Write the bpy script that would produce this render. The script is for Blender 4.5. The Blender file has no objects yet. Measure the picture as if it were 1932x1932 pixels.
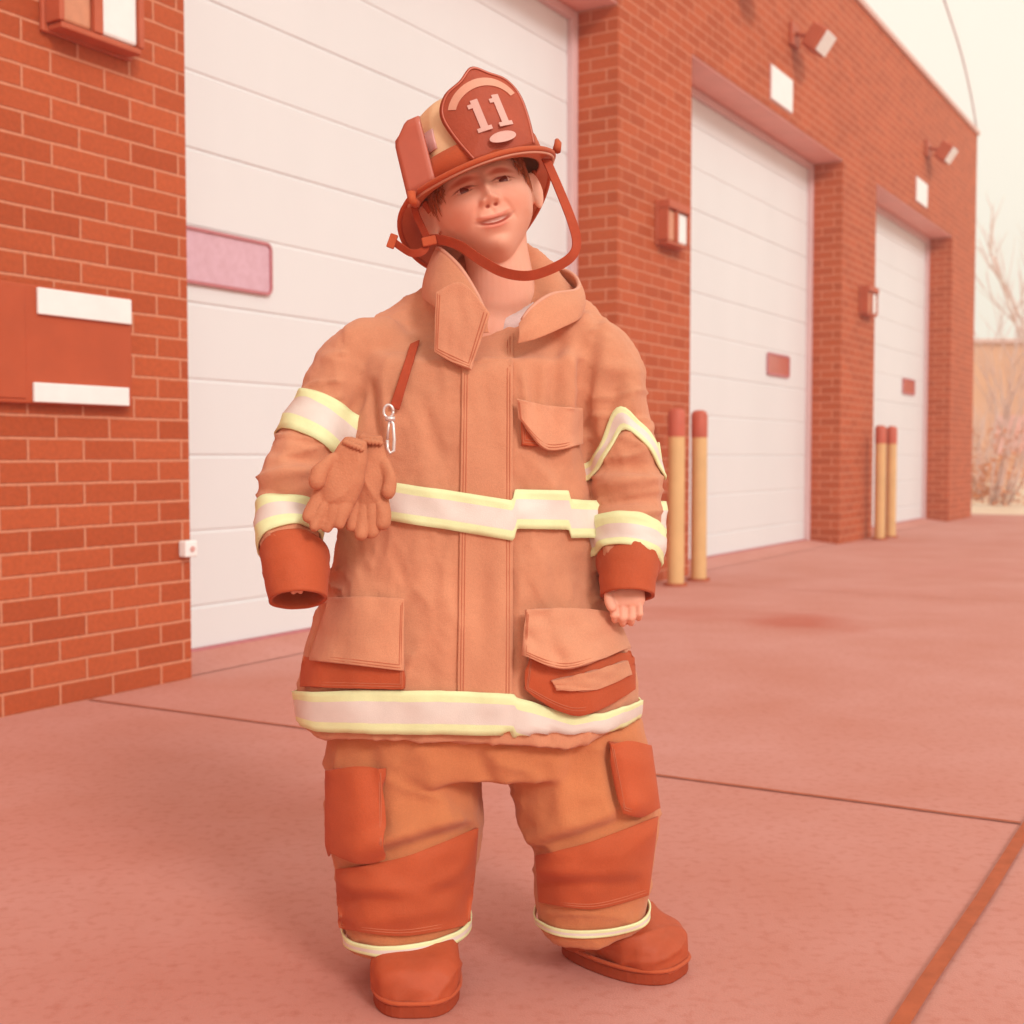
import bpy, bmesh, math, random
import numpy as np
from mathutils import Vector, Matrix, noise
from mathutils.bvhtree import BVHTree
R = math.radians
sc = bpy.context.scene
COL = sc.collection
random.seed(7)

# ------------------------------------------------------------------ camera
FPX, CH, PITCH = 2366.0, 0.82, math.atan(106 / 2366)
cam = bpy.data.cameras.new('camera'); camo = bpy.data.objects.new('camera', cam); COL.objects.link(camo)
camo.location = (0, 0, CH); camo.rotation_euler = (R(90) - PITCH, 0, 0)
cam.sensor_width = 36; cam.lens = 36 * FPX / 1932
cam.clip_start = 0.05; cam.clip_end = 2000
cam.dof.use_dof = True; cam.dof.focus_distance = 1.9; cam.dof.aperture_fstop = 5.6
sc.camera = camo
# ------------------------------------------------------------------ sky and sun
SUN_EL, SUN_AZ = 31, 150          # azimuth clockwise from +Y
wd = bpy.data.worlds.new('World'); sc.world = wd; wd.use_nodes = True
nt = wd.node_tree; nt.nodes.clear()
sky = nt.nodes.new('ShaderNodeTexSky'); sky.sky_type = 'NISHITA'; sky.sun_disc = False
sky.sun_elevation = R(SUN_EL); sky.sun_rotation = R(SUN_AZ); sky.dust_density = 4
b1 = nt.nodes.new('ShaderNodeBackground'); b1.inputs[1].default_value = 0.10
nt.links.new(sky.outputs[0], b1.inputs[0])
b2 = nt.nodes.new('ShaderNodeBackground'); b2.inputs[0].default_value = (0.93, 0.855, 0.725, 1); b2.inputs[1].default_value = 1.29
mx = nt.nodes.new('ShaderNodeMixShader'); mx.inputs[0].default_value = 0.93
nt.links.new(b1.outputs[0], mx.inputs[1]); nt.links.new(b2.outputs[0], mx.inputs[2])
wo = nt.nodes.new('ShaderNodeOutputWorld'); nt.links.new(mx.outputs[0], wo.inputs[0])
sl = bpy.data.lights.new('sun', 'SUN'); sl.energy = 1.75; sl.angle = R(15); sl.color = (1.0, 0.955, 0.91)
so = bpy.data.objects.new('sun', sl); COL.objects.link(so)
sd = Vector((math.sin(R(SUN_AZ)) * math.cos(R(SUN_EL)), math.cos(R(SUN_AZ)) * math.cos(R(SUN_EL)), math.sin(R(SUN_EL))))
so.rotation_euler = (-sd).to_track_quat('-Z', 'Y').to_euler(); so.location = sd * 30
sc.view_settings.view_transform = 'Standard'; sc.view_settings.look = 'None'
sc.view_settings.exposure = 0.0; sc.view_settings.gamma = 1

# ------------------------------------------------------------------ maths helpers
_F = np.array([0, math.cos(PITCH), -math.sin(PITCH)]); _U = np.array([0, math.sin(PITCH), math.cos(PITCH)]); _C = np.array([0, 0, CH])
def ray(px, py): return _F + np.array([1., 0, 0]) * (px - 966) / FPX + _U * (966 - py) / FPX
def W(px, py, Y):                                  # the real point at depth Y seen in that direction (used to measure the place)
    d = ray(px, py); return Vector(_C + d * (Y / d[1]))
def proj(p):
    v = np.asarray(p) - _C; w = v @ _F
    return 966 + FPX * v[..., 0] / w, 966 - FPX * (v @ _U) / w
def S(y): return y / FPX                            # metres per pixel at depth y
TH = R(31)
UX = Vector((math.sin(TH), math.cos(TH), 0)); NX = Vector((-math.cos(TH), math.sin(TH), 0))
DW = 3.38
WROT = R(90) - TH
def B(s, d, z): return UX * s + NX * (DW + d) + Vector((0, 0, z))   # wall coordinates: along, into the wall, up

# ------------------------------------------------------------------ object helpers
def tag(o, label=None, cat=None, group=None, kind=None):
    if label: o['label'] = label
    if cat: o['category'] = cat
    if group: o['group'] = group
    if kind: o['kind'] = kind
    return o
def mesh_obj(name, verts, faces, mats, parent=None, smooth=False, midx=None):
    me = bpy.data.meshes.new(name); me.from_pydata([tuple(v) for v in verts], [], faces); me.update()
    o = bpy.data.objects.new(name, me); COL.objects.link(o)
    for m in (mats if isinstance(mats, (list, tuple)) else [mats]): me.materials.append(m)
    if midx is not None: me.polygons.foreach_set('material_index', midx)
    if smooth: me.polygons.foreach_set('use_smooth', [True] * len(me.polygons))
    if parent is not None: par(o, parent)
    return o
def par(o, p):
    o.parent = p
    bpy.context.view_layer.update()
    o.matrix_parent_inverse = p.matrix_world.inverted()
def empty(name, loc, rz=0):
    o = bpy.data.objects.new(name, None); COL.objects.link(o); o.location = loc; o.rotation_euler = (0, 0, rz)
    o.empty_display_size = .1; return o
class MB:
    def __init__(s): s.v = []; s.f = []; s.m = []
    def box(s, c, h, mi=0, rot=None):
        b = len(s.v)
        for dx, dy, dz in ((-1,-1,-1),(1,-1,-1),(1,1,-1),(-1,1,-1),(-1,-1,1),(1,-1,1),(1,1,1),(-1,1,1)):
            p = Vector((dx*h[0], dy*h[1], dz*h[2]))
            if rot is not None: p = rot @ p
            s.v.append(p + Vector(c))
        for q in ((0,3,2,1),(4,5,6,7),(0,1,5,4),(1,2,6,5),(2,3,7,6),(3,0,4,7)): s.f.append(tuple(b+i for i in q)); s.m.append(mi)
    def add(s, v, f, mi=0):
        b = len(s.v); s.v += [Vector(p) for p in v]; s.f += [tuple(b+i for i in q) for q in f]; s.m += [mi]*len(f)
    def tube(s, pts, rad, n=10, mi=0, caps=True, flat=1.0):
        pts = [Vector(p) for p in pts]; rings = []
        if not hasattr(rad, '__len__'): rad = [rad]*len(pts)
        up = None; v = []
        for i, p in enumerate(pts):
            t = (pts[min(i+1, len(pts)-1)] - pts[max(i-1, 0)]).normalized()
            if up is None: up = Vector((0,0,1)) if abs(t.z) < .9 else Vector((0,1,0))
            x = t.cross(up).normalized(); up = x.cross(t).normalized()
            for k in range(n):
                a = 2*math.pi*k/n; v.append(p + (x*math.cos(a) + up*math.sin(a)*flat)*rad[i])
        f = []
        for i in range(len(pts)-1):
            for k in range(n): f.append((i*n+k, i*n+(k+1)%n, (i+1)*n+(k+1)%n, (i+1)*n+k))
        if caps: f.append(tuple(range(n-1, -1, -1))); f.append(tuple((len(pts)-1)*n+k for k in range(n)))
        s.add(v, f, mi)
    def build(s, name, mats, parent=None, smooth=False, bev=0):
        o = mesh_obj(name, s.v, s.f, mats, parent, smooth, s.m)
        if bev:
            m = o.modifiers.new('bevel', 'BEVEL'); m.width = bev; m.segments = 2; m.limit_method = 'ANGLE'
        return o
def spline(pts, n):
    P = np.array([list(p) for p in pts], float); k = len(P); out = []
    for i in range(n):
        t = i/(n-1)*(k-1); j = min(int(t), k-2); u = t-j
        a, b, c, d = P[max(j-1,0)], P[j], P[j+1], P[min(j+2,k-1)]
        out.append(.5*((2*b)+(-a+c)*u+(2*a-5*b+4*c-d)*u*u+(-a+3*b-3*c+d)*u**3))
    return np.array(out)
def interp(tab, x, col):
    xs = [r[0] for r in tab]; return float(np.interp(x, xs, [r[col] for r in tab]))
def ring_loft(mb, rings, n=48, mi=0):               # rings: (centre, xvec*rx, yvec*ry, exponent)
    v = []
    for c, xv, yv, e in rings:
        for k in range(n):
            a = 2*math.pi*k/n; ca, sa = math.cos(a), math.sin(a)
            v.append(Vector(c) + Vector(xv)*(math.copysign(abs(ca)**(2/e), ca)) + Vector(yv)*(math.copysign(abs(sa)**(2/e), sa)))
    f = []
    for i in range(len(rings)-1):
        for k in range(n): f.append((i*n+k, i*n+(k+1)%n, (i+1)*n+(k+1)%n, (i+1)*n+k))
    f.append(tuple(range(n-1, -1, -1))); f.append(tuple((len(rings)-1)*n+k for k in range(n)))
    mb.add(v, f, mi)
def sphere(mb, c, r, seg=24, rot=None, mi=0):
    bm = bmesh.new(); bmesh.ops.create_icosphere(bm, subdivisions=4 if seg > 16 else 3, radius=1)
    r = Vector(r) if hasattr(r, '__len__') else Vector((r, r, r)); v = []
    for q in bm.verts:
        p = Vector((q.co.x*r.x, q.co.y*r.y, q.co.z*r.z))
        if rot is not None: p = rot @ p
        v.append(p + Vector(c))
    mb.add(v, [tuple(x.index for x in fc.verts) for fc in bm.faces], mi); bm.free()
def voxel(mb, size, smooth_it=0, smooth_f=.5):       # union of overlapping closed shells into one continuous skin
    me = bpy.data.meshes.new('tmp'); me.from_pydata([tuple(v) for v in mb.v], [], mb.f); me.update()
    o = bpy.data.objects.new('tmp', me); COL.objects.link(o)
    m = o.modifiers.new('r', 'REMESH'); m.mode = 'VOXEL'; m.voxel_size = size; m.adaptivity = 0
    if smooth_it:
        s = o.modifiers.new('s', 'SMOOTH'); s.factor = smooth_f; s.iterations = smooth_it
    dg = bpy.context.evaluated_depsgraph_get(); dg.update()
    e = bpy.data.meshes.new_from_object(o.evaluated_get(dg))
    bpy.data.objects.remove(o); bpy.data.meshes.remove(me)
    return e
def mesh_np(me):
    v = np.empty(len(me.vertices)*3); me.vertices.foreach_get('co', v)
    n = np.empty(len(me.vertices)*3); me.vertex_normals.foreach_get('vector', n)
    return v.reshape(-1, 3), n.reshape(-1, 3)
def set_co(me, v): me.vertices.foreach_set('co', np.ascontiguousarray(v, dtype=np.float32).ravel()); me.update()
def bvh_of(me): return BVHTree.FromPolygons([v.co.copy() for v in me.vertices], [tuple(p.vertices) for p in me.polygons])
def fbm(p, sx, sy, sz, off=0): return noise.noise(Vector((p[0]*sx+off, p[1]*sy+off*1.7, p[2]*sz-off)))
def finish(name, me, mat, parent=None):
    me.name = name; o = bpy.data.objects.new(name, me); COL.objects.link(o)
    me.materials.clear()
    for m in (mat if isinstance(mat, (list, tuple)) else [mat]): me.materials.append(m)
    me.polygons.foreach_set('use_smooth', [True]*len(me.polygons))
    if parent is not None: par(o, parent)
    return o

# ------------------------------------------------------------------ materials
GAIN = (1.05, .92, .80)                             # daylight here plus the warm bounce of brick and concrete
def L(r, g, b):                                     # sRGB 0-255 -> linear
    f = lambda c: (c/255/12.92) if c/255 <= .04045 else ((c/255+.055)/1.055)**2.4
    return (min(f(r)/GAIN[0], .92), min(f(g)/GAIN[1], .92), min(f(b)/GAIN[2], .92), 1)
def mat(name, col, rough=.8, spec=.3, var=.0, scale=8, bump=0, bscale=200, metal=0, col2=None, coords='Object', detail=6, sheen=0, stretch=None):
    m = bpy.data.materials.new(name); m.use_nodes = True; n = m.node_tree; p = n.nodes['Principled BSDF']
    p.inputs['Roughness'].default_value = rough; p.inputs['Specular IOR Level'].default_value = spec; p.inputs['Metallic'].default_value = metal
    if sheen: p.inputs['Sheen Weight'].default_value = sheen; p.inputs['Sheen Roughness'].default_value = .6
    p.inputs['Base Color'].default_value = col
    tc = n.nodes.new('ShaderNodeTexCoord'); vec = tc.outputs[coords]
    if stretch:
        mp = n.nodes.new('ShaderNodeMapping'); mp.inputs['Scale'].default_value = stretch; n.links.new(vec, mp.inputs[0]); vec = mp.outputs[0]
    if var or col2:
        nz = n.nodes.new('ShaderNodeTexNoise'); nz.inputs['Scale'].default_value = scale; nz.inputs['Detail'].default_value = detail; nz.inputs['Roughness'].default_value = .6
        n.links.new(vec, nz.inputs['Vector'])
        mr = n.nodes.new('ShaderNodeMapRange'); mr.inputs[1].default_value = .3; mr.inputs[2].default_value = .7; n.links.new(nz.outputs[0], mr.inputs[0])
        mi = n.nodes.new('ShaderNodeMix'); mi.data_type = 'RGBA'
        c2 = col2 or tuple(c*(1-var) for c in col[:3]) + (1,)
        mi.inputs[6].default_value = c2; mi.inputs[7].default_value = col
        n.links.new(mr.outputs[0], mi.inputs[0]); n.links.new(mi.outputs[2], p.inputs['Base Color'])
    if bump:
        nb = n.nodes.new('ShaderNodeTexNoise'); nb.inputs['Scale'].default_value = bscale; nb.inputs['Detail'].default_value = 3
        n.links.new(tc.outputs[coords], nb.inputs['Vector'])
        bp = n.nodes.new('ShaderNodeBump'); bp.inputs['Strength'].default_value = bump; bp.inputs['Distance'].default_value = .002
        n.links.new(nb.outputs[0], bp.inputs['Height']); n.links.new(bp.outputs[0], p.inputs['Normal'])
    return m
def brick_mat():
    m = bpy.data.materials.new('brick'); m.use_nodes = True; n = m.node_tree; p = n.nodes['Principled BSDF']
    uv = n.nodes.new('ShaderNodeUVMap')
    br = n.nodes.new('ShaderNodeTexBrick'); br.offset = .5
    br.inputs['Scale'].default_value = 1; br.inputs['Brick Width'].default_value = .2196; br.inputs['Row Height'].default_value = .0732
    br.inputs['Mortar Size'].default_value = .0062; br.inputs['Mortar Smooth'].default_value = .5; br.inputs['Bias'].default_value = -.1
    br.inputs['Color1'].default_value = L(176, 72, 32); br.inputs['Color2'].default_value = L(194, 86, 44); br.inputs['Mortar'].default_value = L(214, 130, 94)
    wn = n.nodes.new('ShaderNodeTexNoise'); wn.inputs['Scale'].default_value = 14; wn.inputs['Detail'].default_value = 3
    tc = n.nodes.new('ShaderNodeTexCoord'); n.links.new(uv.outputs[0], wn.inputs['Vector'])
    ms = n.nodes.new('ShaderNodeVectorMath'); ms.operation = 'SCALE'; ms.inputs['Scale'].default_value = .004
    n.links.new(wn.outputs[1], ms.inputs[0]); ad = n.nodes.new('ShaderNodeVectorMath'); n.links.new(uv.outputs[0], ad.inputs[0]); n.links.new(ms.outputs[0], ad.inputs[1])
    n.links.new(ad.outputs[0], br.inputs['Vector'])
    nz = n.nodes.new('ShaderNodeTexNoise'); nz.inputs['Scale'].default_value = 60; nz.inputs['Detail'].default_value = 6; n.links.new(uv.outputs[0], nz.inputs['Vector'])
    n2 = n.nodes.new('ShaderNodeTexNoise'); n2.inputs['Scale'].default_value = 1.1; n2.inputs['Detail'].default_value = 5; n.links.new(uv.outputs[0], n2.inputs['Vector'])
    def hsv(src, noise_out, lo, hi):
        mr = n.nodes.new('ShaderNodeMapRange'); mr.inputs[1].default_value = .3; mr.inputs[2].default_value = .7; mr.inputs[3].default_value = lo; mr.inputs[4].default_value = hi
        n.links.new(noise_out, mr.inputs[0]); h = n.nodes.new('ShaderNodeHueSaturation'); n.links.new(mr.outputs[0], h.inputs['Value']); n.links.new(src, h.inputs['Color']); return h.outputs[0]
    c = hsv(br.outputs['Color'], nz.outputs[0], .9, 1.1); c = hsv(c, n2.outputs[0], .96, 1.04)
    n.links.new(c, p.inputs['Base Color']); p.inputs['Roughness'].default_value = .75; p.inputs['Specular IOR Level'].default_value = .35
    mt = n.nodes.new('ShaderNodeMath'); mt.operation = 'MULTIPLY_ADD'; mt.inputs[1].default_value = -1; n.links.new(br.outputs['Fac'], mt.inputs[0])
    mu = n.nodes.new('ShaderNodeMath'); mu.operation = 'MULTIPLY'; mu.inputs[1].default_value = .35; n.links.new(nz.outputs[0], mu.inputs[0]); n.links.new(mu.outputs[0], mt.inputs[2])
    bp = n.nodes.new('ShaderNodeBump'); bp.inputs['Strength'].default_value = .7; bp.inputs['Distance'].default_value = .006; n.links.new(mt.outputs[0], bp.inputs['Height']); n.links.new(bp.outputs[0], p.inputs['Normal'])
    return m
def concrete_mat():
    m = mat('concrete', L(212, 140, 122), .85, .3, scale=1.6, col2=L(202, 124, 102), bump=.35, bscale=260, detail=9)
    n = m.node_tree; p = n.nodes['Principled BSDF']; src = p.inputs['Base Color'].links[0].from_socket
    tc = n.nodes.new('ShaderNodeTexCoord')
    def mul(src, fac_out, col):
        mi = n.nodes.new('ShaderNodeMix'); mi.data_type = 'RGBA'; mi.blend_type = 'MULTIPLY'; mi.inputs[7].default_value = col
        n.links.new(fac_out, mi.inputs[0]); n.links.new(src, mi.inputs[6]); return mi.outputs[2]
    # fine speckle
    nz = n.nodes.new('ShaderNodeTexNoise'); nz.inputs['Scale'].default_value = 45; nz.inputs['Detail'].default_value = 8; n.links.new(tc.outputs['Object'], nz.inputs['Vector'])
    mr = n.nodes.new('ShaderNodeMapRange'); mr.inputs[1].default_value = .5; mr.inputs[2].default_value = .8; mr.inputs[4].default_value = .8; n.links.new(nz.outputs[0], mr.inputs[0])
    src = mul(src, mr.outputs[0], (.85, .70, .64, 1))
    # oil stains with a shape of their own: (x, y, rx, ry, strength)
    for sx, sy, rx, ry, st in ((-2.2, 3.0, .9, .5, .25), (2.6, 4.4, .8, .4, .18), (-.3, 3.0, .6, .25, .2), (1.42, 6.15, .42, .5, 1.0), (.85, 6.5, .5, .45, .45), (-.55, 1.9, .5, .35, .2), (1.2, 2.2, .7, .2, .15), (3.2, 9.0, 1.0, .8, .2), (-1.0, 2.6, .5, .4, .15)):
        mp = n.nodes.new('ShaderNodeMapping'); mp.vector_type = 'TEXTURE'; mp.inputs['Location'].default_value = (sx, sy, 0); mp.inputs['Scale'].default_value = (rx, ry, 1)
        dn = n.nodes.new('ShaderNodeTexNoise'); dn.inputs['Scale'].default_value = 3; dn.inputs['Detail'].default_value = 5; n.links.new(tc.outputs['Object'], dn.inputs['Vector'])
        n.links.new(tc.outputs['Object'], mp.inputs[0])
        ln = n.nodes.new('ShaderNodeVectorMath'); ln.operation = 'LENGTH'; n.links.new(mp.outputs[0], ln.inputs[0])
        ad = n.nodes.new('ShaderNodeMath'); ad.operation = 'ADD'; n.links.new(ln.outputs['Value'], ad.inputs[0]); n.links.new(dn.outputs[0], ad.inputs[1])
        m2 = n.nodes.new('ShaderNodeMapRange'); m2.interpolation_type = 'SMOOTHSTEP'; m2.inputs[1].default_value = .6; m2.inputs[2].default_value = 1.5; m2.inputs[3].default_value = st; m2.inputs[4].default_value = 0
        n.links.new(ad.outputs[0], m2.inputs[0]); src = mul(src, m2.outputs[0], (.86, .55, .45, 1))
    n.links.new(src, p.inputs['Base Color'])
    return m
def cloth_mat(name, col, dark=.82, weave=900, bump=.55, rough=.9, sheen=.15):
    m = mat(name, col, rough, .2, var=1-dark, scale=5, sheen=sheen, detail=8)
    n = m.node_tree; p = n.nodes['Principled BSDF']; tc = n.nodes.new('ShaderNodeTexCoord')
    fz = n.nodes.new('ShaderNodeTexNoise'); fz.inputs['Scale'].default_value = 420; fz.inputs['Detail'].default_value = 5; n.links.new(tc.outputs['Object'], fz.inputs['Vector'])
    fr_ = n.nodes.new('ShaderNodeMapRange'); fr_.inputs[1].default_value = .3; fr_.inputs[2].default_value = .7; fr_.inputs[3].default_value = .95; fr_.inputs[4].default_value = 1.04; n.links.new(fz.outputs[0], fr_.inputs[0])
    hs = n.nodes.new('ShaderNodeHueSaturation'); n.links.new(fr_.outputs[0], hs.inputs['Value']); n.links.new(p.inputs['Base Color'].links[0].from_socket, hs.inputs['Color']); n.links.new(hs.outputs[0], p.inputs['Base Color'])
    vo = n.nodes.new('ShaderNodeTexVoronoi'); vo.inputs['Scale'].default_value = weave; n.links.new(tc.outputs['Object'], vo.inputs['Vector'])
    nz = n.nodes.new('ShaderNodeTexNoise'); nz.inputs['Scale'].default_value = 55; nz.inputs['Detail'].default_value = 4; n.links.new(tc.outputs['Object'], nz.inputs['Vector'])
    a = n.nodes.new('ShaderNodeMath'); a.operation = 'MULTIPLY_ADD'; a.inputs[1].default_value = .25; n.links.new(vo.outputs[0], a.inputs[0]); n.links.new(nz.outputs[0], a.inputs[2])
    bp = n.nodes.new('ShaderNodeBump'); bp.inputs['Strength'].default_value = bump; bp.inputs['Distance'].default_value = .003; n.links.new(a.outputs[0], bp.inputs['Height']); n.links.new(bp.outputs[0], p.inputs['Normal'])
    return m
M = {}
M['brick'] = brick_mat()
M['concrete'] = concrete_mat()
M['door'] = mat('painted_door', L(233, 221, 210), .55, .4, var=.05, scale=1.2, bump=.08, bscale=120, stretch=(1, 1, .3))
M['doorframe'] = mat('door_frame', L(226, 180, 170), .6, .3, var=.1, scale=3)
M['lintel'] = mat('lintel_paint', L(240, 160, 140), .55, .4, var=.12, scale=4)
M['coping'] = mat('coping', L(226, 170, 150), .5, .4, var=.1, scale=2)
M['joint'] = mat('joint_filler', L(196, 98, 62), .9, .2, var=.25, scale=20)
M['tan'] = cloth_mat('turnout_tan', L(228, 145, 104))
M['tan2'] = cloth_mat('turnout_tan_light', L(232, 150, 110))
M['dark'] = cloth_mat('dark_leather_and_shade', L(204, 88, 48), .8, 600, .3, .7, .05)  # dark leather; also the painted shade of the lower jacket pockets
M['pants'] = cloth_mat('turnout_trousers', L(216, 125, 76), .85)
M['bandy'] = mat('band_yellow', L(244, 236, 172), .55, .4, var=.08, scale=60, bump=.3, bscale=900)
M['bands'] = mat('band_silver', L(240, 214, 194), .45, .5, var=.07, scale=40, bump=.3, bscale=900)
M['strap'] = mat('webbing', L(188, 72, 40), .8, .3, var=.15, scale=80, bump=.4, bscale=900)
M['glove'] = cloth_mat('glove_leather', L(214, 130, 90), .82, 300, .5, .75, .05)
M['metal'] = mat('clip_metal', L(240, 214, 200), .3, .6, metal=.6, var=.1, scale=80)
M['boot'] = mat('boot_rubber', L(194, 80, 42), .65, .4, var=.2, scale=18, bump=.2, bscale=120)
M['sole'] = mat('boot_sole', L(170, 66, 36), .8, .2, var=.2, scale=30)
M['crown'] = mat('helmet_crown', L(242, 184, 134), .55, .4, var=.15, scale=14, bump=.15, bscale=160)
M['brim'] = mat('helmet_brim', L(206, 104, 64), .5, .4, var=.15, scale=14, bump=.15, bscale=160)
M['trim'] = mat('helmet_trim', L(230, 156, 124), .6, .3, var=.1, scale=40)
M['shield'] = mat('shield_leather', L(182, 76, 48), .6, .3, var=.15, scale=30, bump=.3, bscale=240)
M['letter'] = mat('shield_letter', L(228, 168, 148), .6, .3, var=.08, scale=50)
M['visor'] = mat('visor', L(212, 108, 82), .35, .5, var=.12, scale=20)
M['hair'] = mat('hair', L(202, 98, 50), .6, .4, var=.35, scale=30, stretch=(3, 3, .6))
M['shirt'] = cloth_mat('undershirt', L(240, 200, 184), .93)
M['bollard'] = mat('bollard_paint', L(234, 178, 116), .5, .4, var=.12, scale=6, bump=.1, bscale=60)
M['bollardtop'] = mat('bollard_band', L(206, 92, 66), .55, .4, var=.15, scale=10)
M['housing'] = mat('lamp_housing', L(200, 92, 58), .55, .4, var=.15, scale=12)
M['lens_w'] = mat('lens_clear', L(250, 240, 226), .25, .5, var=.06, scale=30)
M['lens_p'] = mat('lens_pink', L(230, 160, 146), .25, .5, var=.12, scale=30)
M['lens_t'] = mat('lens_tan', L(222, 140, 100), .3, .5, var=.15, scale=30)
M['white'] = mat('sign_white', L(250, 243, 226), .5, .4, var=.06, scale=12)
M['pane'] = mat('window_pane', L(226, 176, 180), .22, .5, scale=26, col2=L(214, 160, 164), detail=9)
M['rubber'] = mat('window_gasket', L(202, 120, 118), .6, .3, var=.15, scale=40)
M['dkpane'] = mat('dark_pane', L(206, 108, 88), .2, .5, var=.2, scale=20)
M['plate'] = mat('plate_brown', L(194, 82, 46), .55, .3, var=.12, scale=7)
M['soil'] = mat('dry_ground', L(248, 222, 190), .95, .2, scale=.5, col2=L(226, 170, 130), detail=9)
M['farwall'] = mat('far_wall', L(230, 160, 116), .85, .2, var=.12, scale=.5)
M['twig'] = mat('twig', L(240, 196, 176), .8, .2, var=.2, scale=9)
M['shrub'] = mat('shrub_leaf', L(222, 128, 74), .8, .2, var=.3, scale=5)
M['cable'] = mat('cable', L(226, 196, 190), .7, .2, var=.1, scale=5)
M['thread'] = mat('thread', L(200, 108, 74), .8, .2)
M['stem'] = mat('stem_bark', L(216, 120, 80), .9, .2, var=.2, scale=9)

# ------------------------------------------------------------------ ground
def grid_sheet(name, x0, x1, y0, y1, z, m):
    return mesh_obj(name, [(x0,y0,z),(x1,y0,z),(x1,y1,z),(x0,y1,z)], [(0,1,2,3)], m)
tag(grid_sheet('ground', -53, 53, -36, 60, -0.02, M['soil']), kind='structure')
hz = MB(); hz.box((0, 12, 4.0), (55, 50, 5.1)); ho = tag(hz.build('haze', []), kind='stuff')
hm = bpy.data.materials.new('haze'); hm.use_nodes = True; hn = hm.node_tree; hn.nodes.clear()
pvn = hn.nodes.new('ShaderNodeVolumePrincipled'); pvn.inputs['Density'].default_value = 0.0075; pvn.inputs['Color'].default_value = (1, .96, .90, 1); pvn.inputs['Anisotropy'].default_value = 0
hout = hn.nodes.new('ShaderNodeOutputMaterial'); hn.links.new(pvn.outputs[0], hout.inputs['Volume']); ho.data.materials.append(hm)
ap = [B(-9, .5, 0), B(18.6, .5, 0), B(18.6, -14, 0), B(-9, -14, 0)]
apz = mesh_obj('pavement', ap + [p - Vector((0,0,.15)) for p in ap], [(3,2,1,0),(0,1,5,4),(1,2,6,5),(2,3,7,6),(3,0,4,7)], M['concrete']); tag(apz, kind='structure')
def strip(name, a, b, w, m, z=.004):
    a = Vector(a); b = Vector(b); t = (b-a).normalized(); s = Vector((-t.y, t.x, 0))
    n = 60; v = []; f = []
    for i in range(n+1):
        p = a.lerp(b, i/n); j = noise.noise(p*4)*w*.25
        v += [p + s*(w/2+j) + Vector((0,0,z)), p - s*(w/2-j) + Vector((0,0,z))]
        if i: f.append((2*i-2, 2*i-1, 2*i+1, 2*i))
    return tag(mesh_obj(name, v, f, m), kind='structure')
strip('pavement_joint', B(2.85, -.01, 0), B(2.95, -2.93, 0), .012, M['joint'])
strip('pavement_joint', B(2.95, -2.97, 0), B(3.2, -13.8, 0), .012, M['joint'])
strip('pavement_joint', B(-8, -2.95, 0), B(18, -2.95, 0), .026, M['joint'], .008)
for s_ in (7.45, 12.1, 16.9): strip('pavement_joint', B(s_, -.01, 0), B(s_, -2.93, 0), .008, M['joint'])

# ------------------------------------------------------------------ fire station
station = empty('fire_station', B(0, 0, 0), WROT)
tag(station, 'long red brick fire station wall with pale roll-up bay doors', 'building')
OPEN = [(3.33, 6.86), (7.98, 11.51), (12.65, 16.18)]
ZT, ZR, REV, S0, S1 = 3.53, 5.06, .29, -7.0, 17.6
def wall_mesh():
    V = []; Fc = []; UV = []
    def quad(pts, uvs): b = len(V); V.extend(pts); Fc.append((b, b+1, b+2, b+3)); UV.extend(uvs)
    def front(s0, s1, z0, z1): quad([B(s0,0,z0),B(s1,0,z0),B(s1,0,z1),B(s0,0,z1)], [(s0,z0),(s1,z0),(s1,z1),(s0,z1)])
    xs = [S0] + [v for o in OPEN for v in o] + [S1]
    for i in range(0, len(xs), 2): front(xs[i], xs[i+1], 0, ZT)
    front(S0, S1, ZT, ZR)
    for a, b in OPEN:
        quad([B(a,0,0),B(a,0,ZT),B(a,REV+.1,ZT),B(a,REV+.1,0)], [(0,0),(0,ZT),(REV+.1,ZT),(REV+.1,0)])
        quad([B(b,0,0),B(b,REV+.1,0),B(b,REV+.1,ZT),B(b,0,ZT)], [(.03,0),(REV+.13,0),(REV+.13,ZT),(.03,ZT)])
        quad([B(a,.0,ZT),B(b,.0,ZT),B(b,REV+.1,ZT),B(a,REV+.1,ZT)], [(a,0),(b,0),(b,REV),(a,REV)])
    D = 11
    quad([B(S1,0,0),B(S1,D,0),B(S1,D,ZR),B(S1,0,ZR)], [(.05,0),(D,0),(D,ZR),(.05,ZR)])
    quad([B(S0,0,0),B(S0,0,ZR),B(S0,D,ZR),B(S0,D,0)], [(0,0),(0,ZR),(D,ZR),(D,0)])
    quad([B(S0,D,0),B(S0,D,ZR),B(S1,D,ZR),B(S1,D,0)], [(S0,0),(S0,ZR),(S1,ZR),(S1,0)])
    o = mesh_obj('wall', V, Fc, M['brick'], station)
    uvl = o.data.uv_layers.new(name='UVMap')
    for i, l in enumerate(o.data.loops): uvl.data[i].uv = UV[l.vertex_index]
wall_mesh()
def bbox(mb, s0, s1, d0, d1, z0, z1, mi=0):
    b = len(mb.v); P = [B(s,d,z) for z in (z0,z1) for (s,d) in ((s0,d0),(s1,d0),(s1,d1),(s0,d1))]
    mb.v += P
    for q in ((0,3,2,1),(4,5,6,7),(0,1,5,4),(1,2,6,5),(2,3,7,6),(3,0,4,7)): mb.f.append(tuple(b+i for i in q)); mb.m.append(mi)
mb = MB(); bbox(mb, S0-.03, S1+.03, -.03, 11.03, ZR, ZR+.06); mb.build('roof', M['coping'], station, bev=.006)
for a, b in OPEN:
    mb = MB(); bbox(mb, a+.002, b-.002, .004, REV+.0, ZT-.014, ZT-.003)
    mb.build('lintel', M['lintel'], station, bev=.004)
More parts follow.
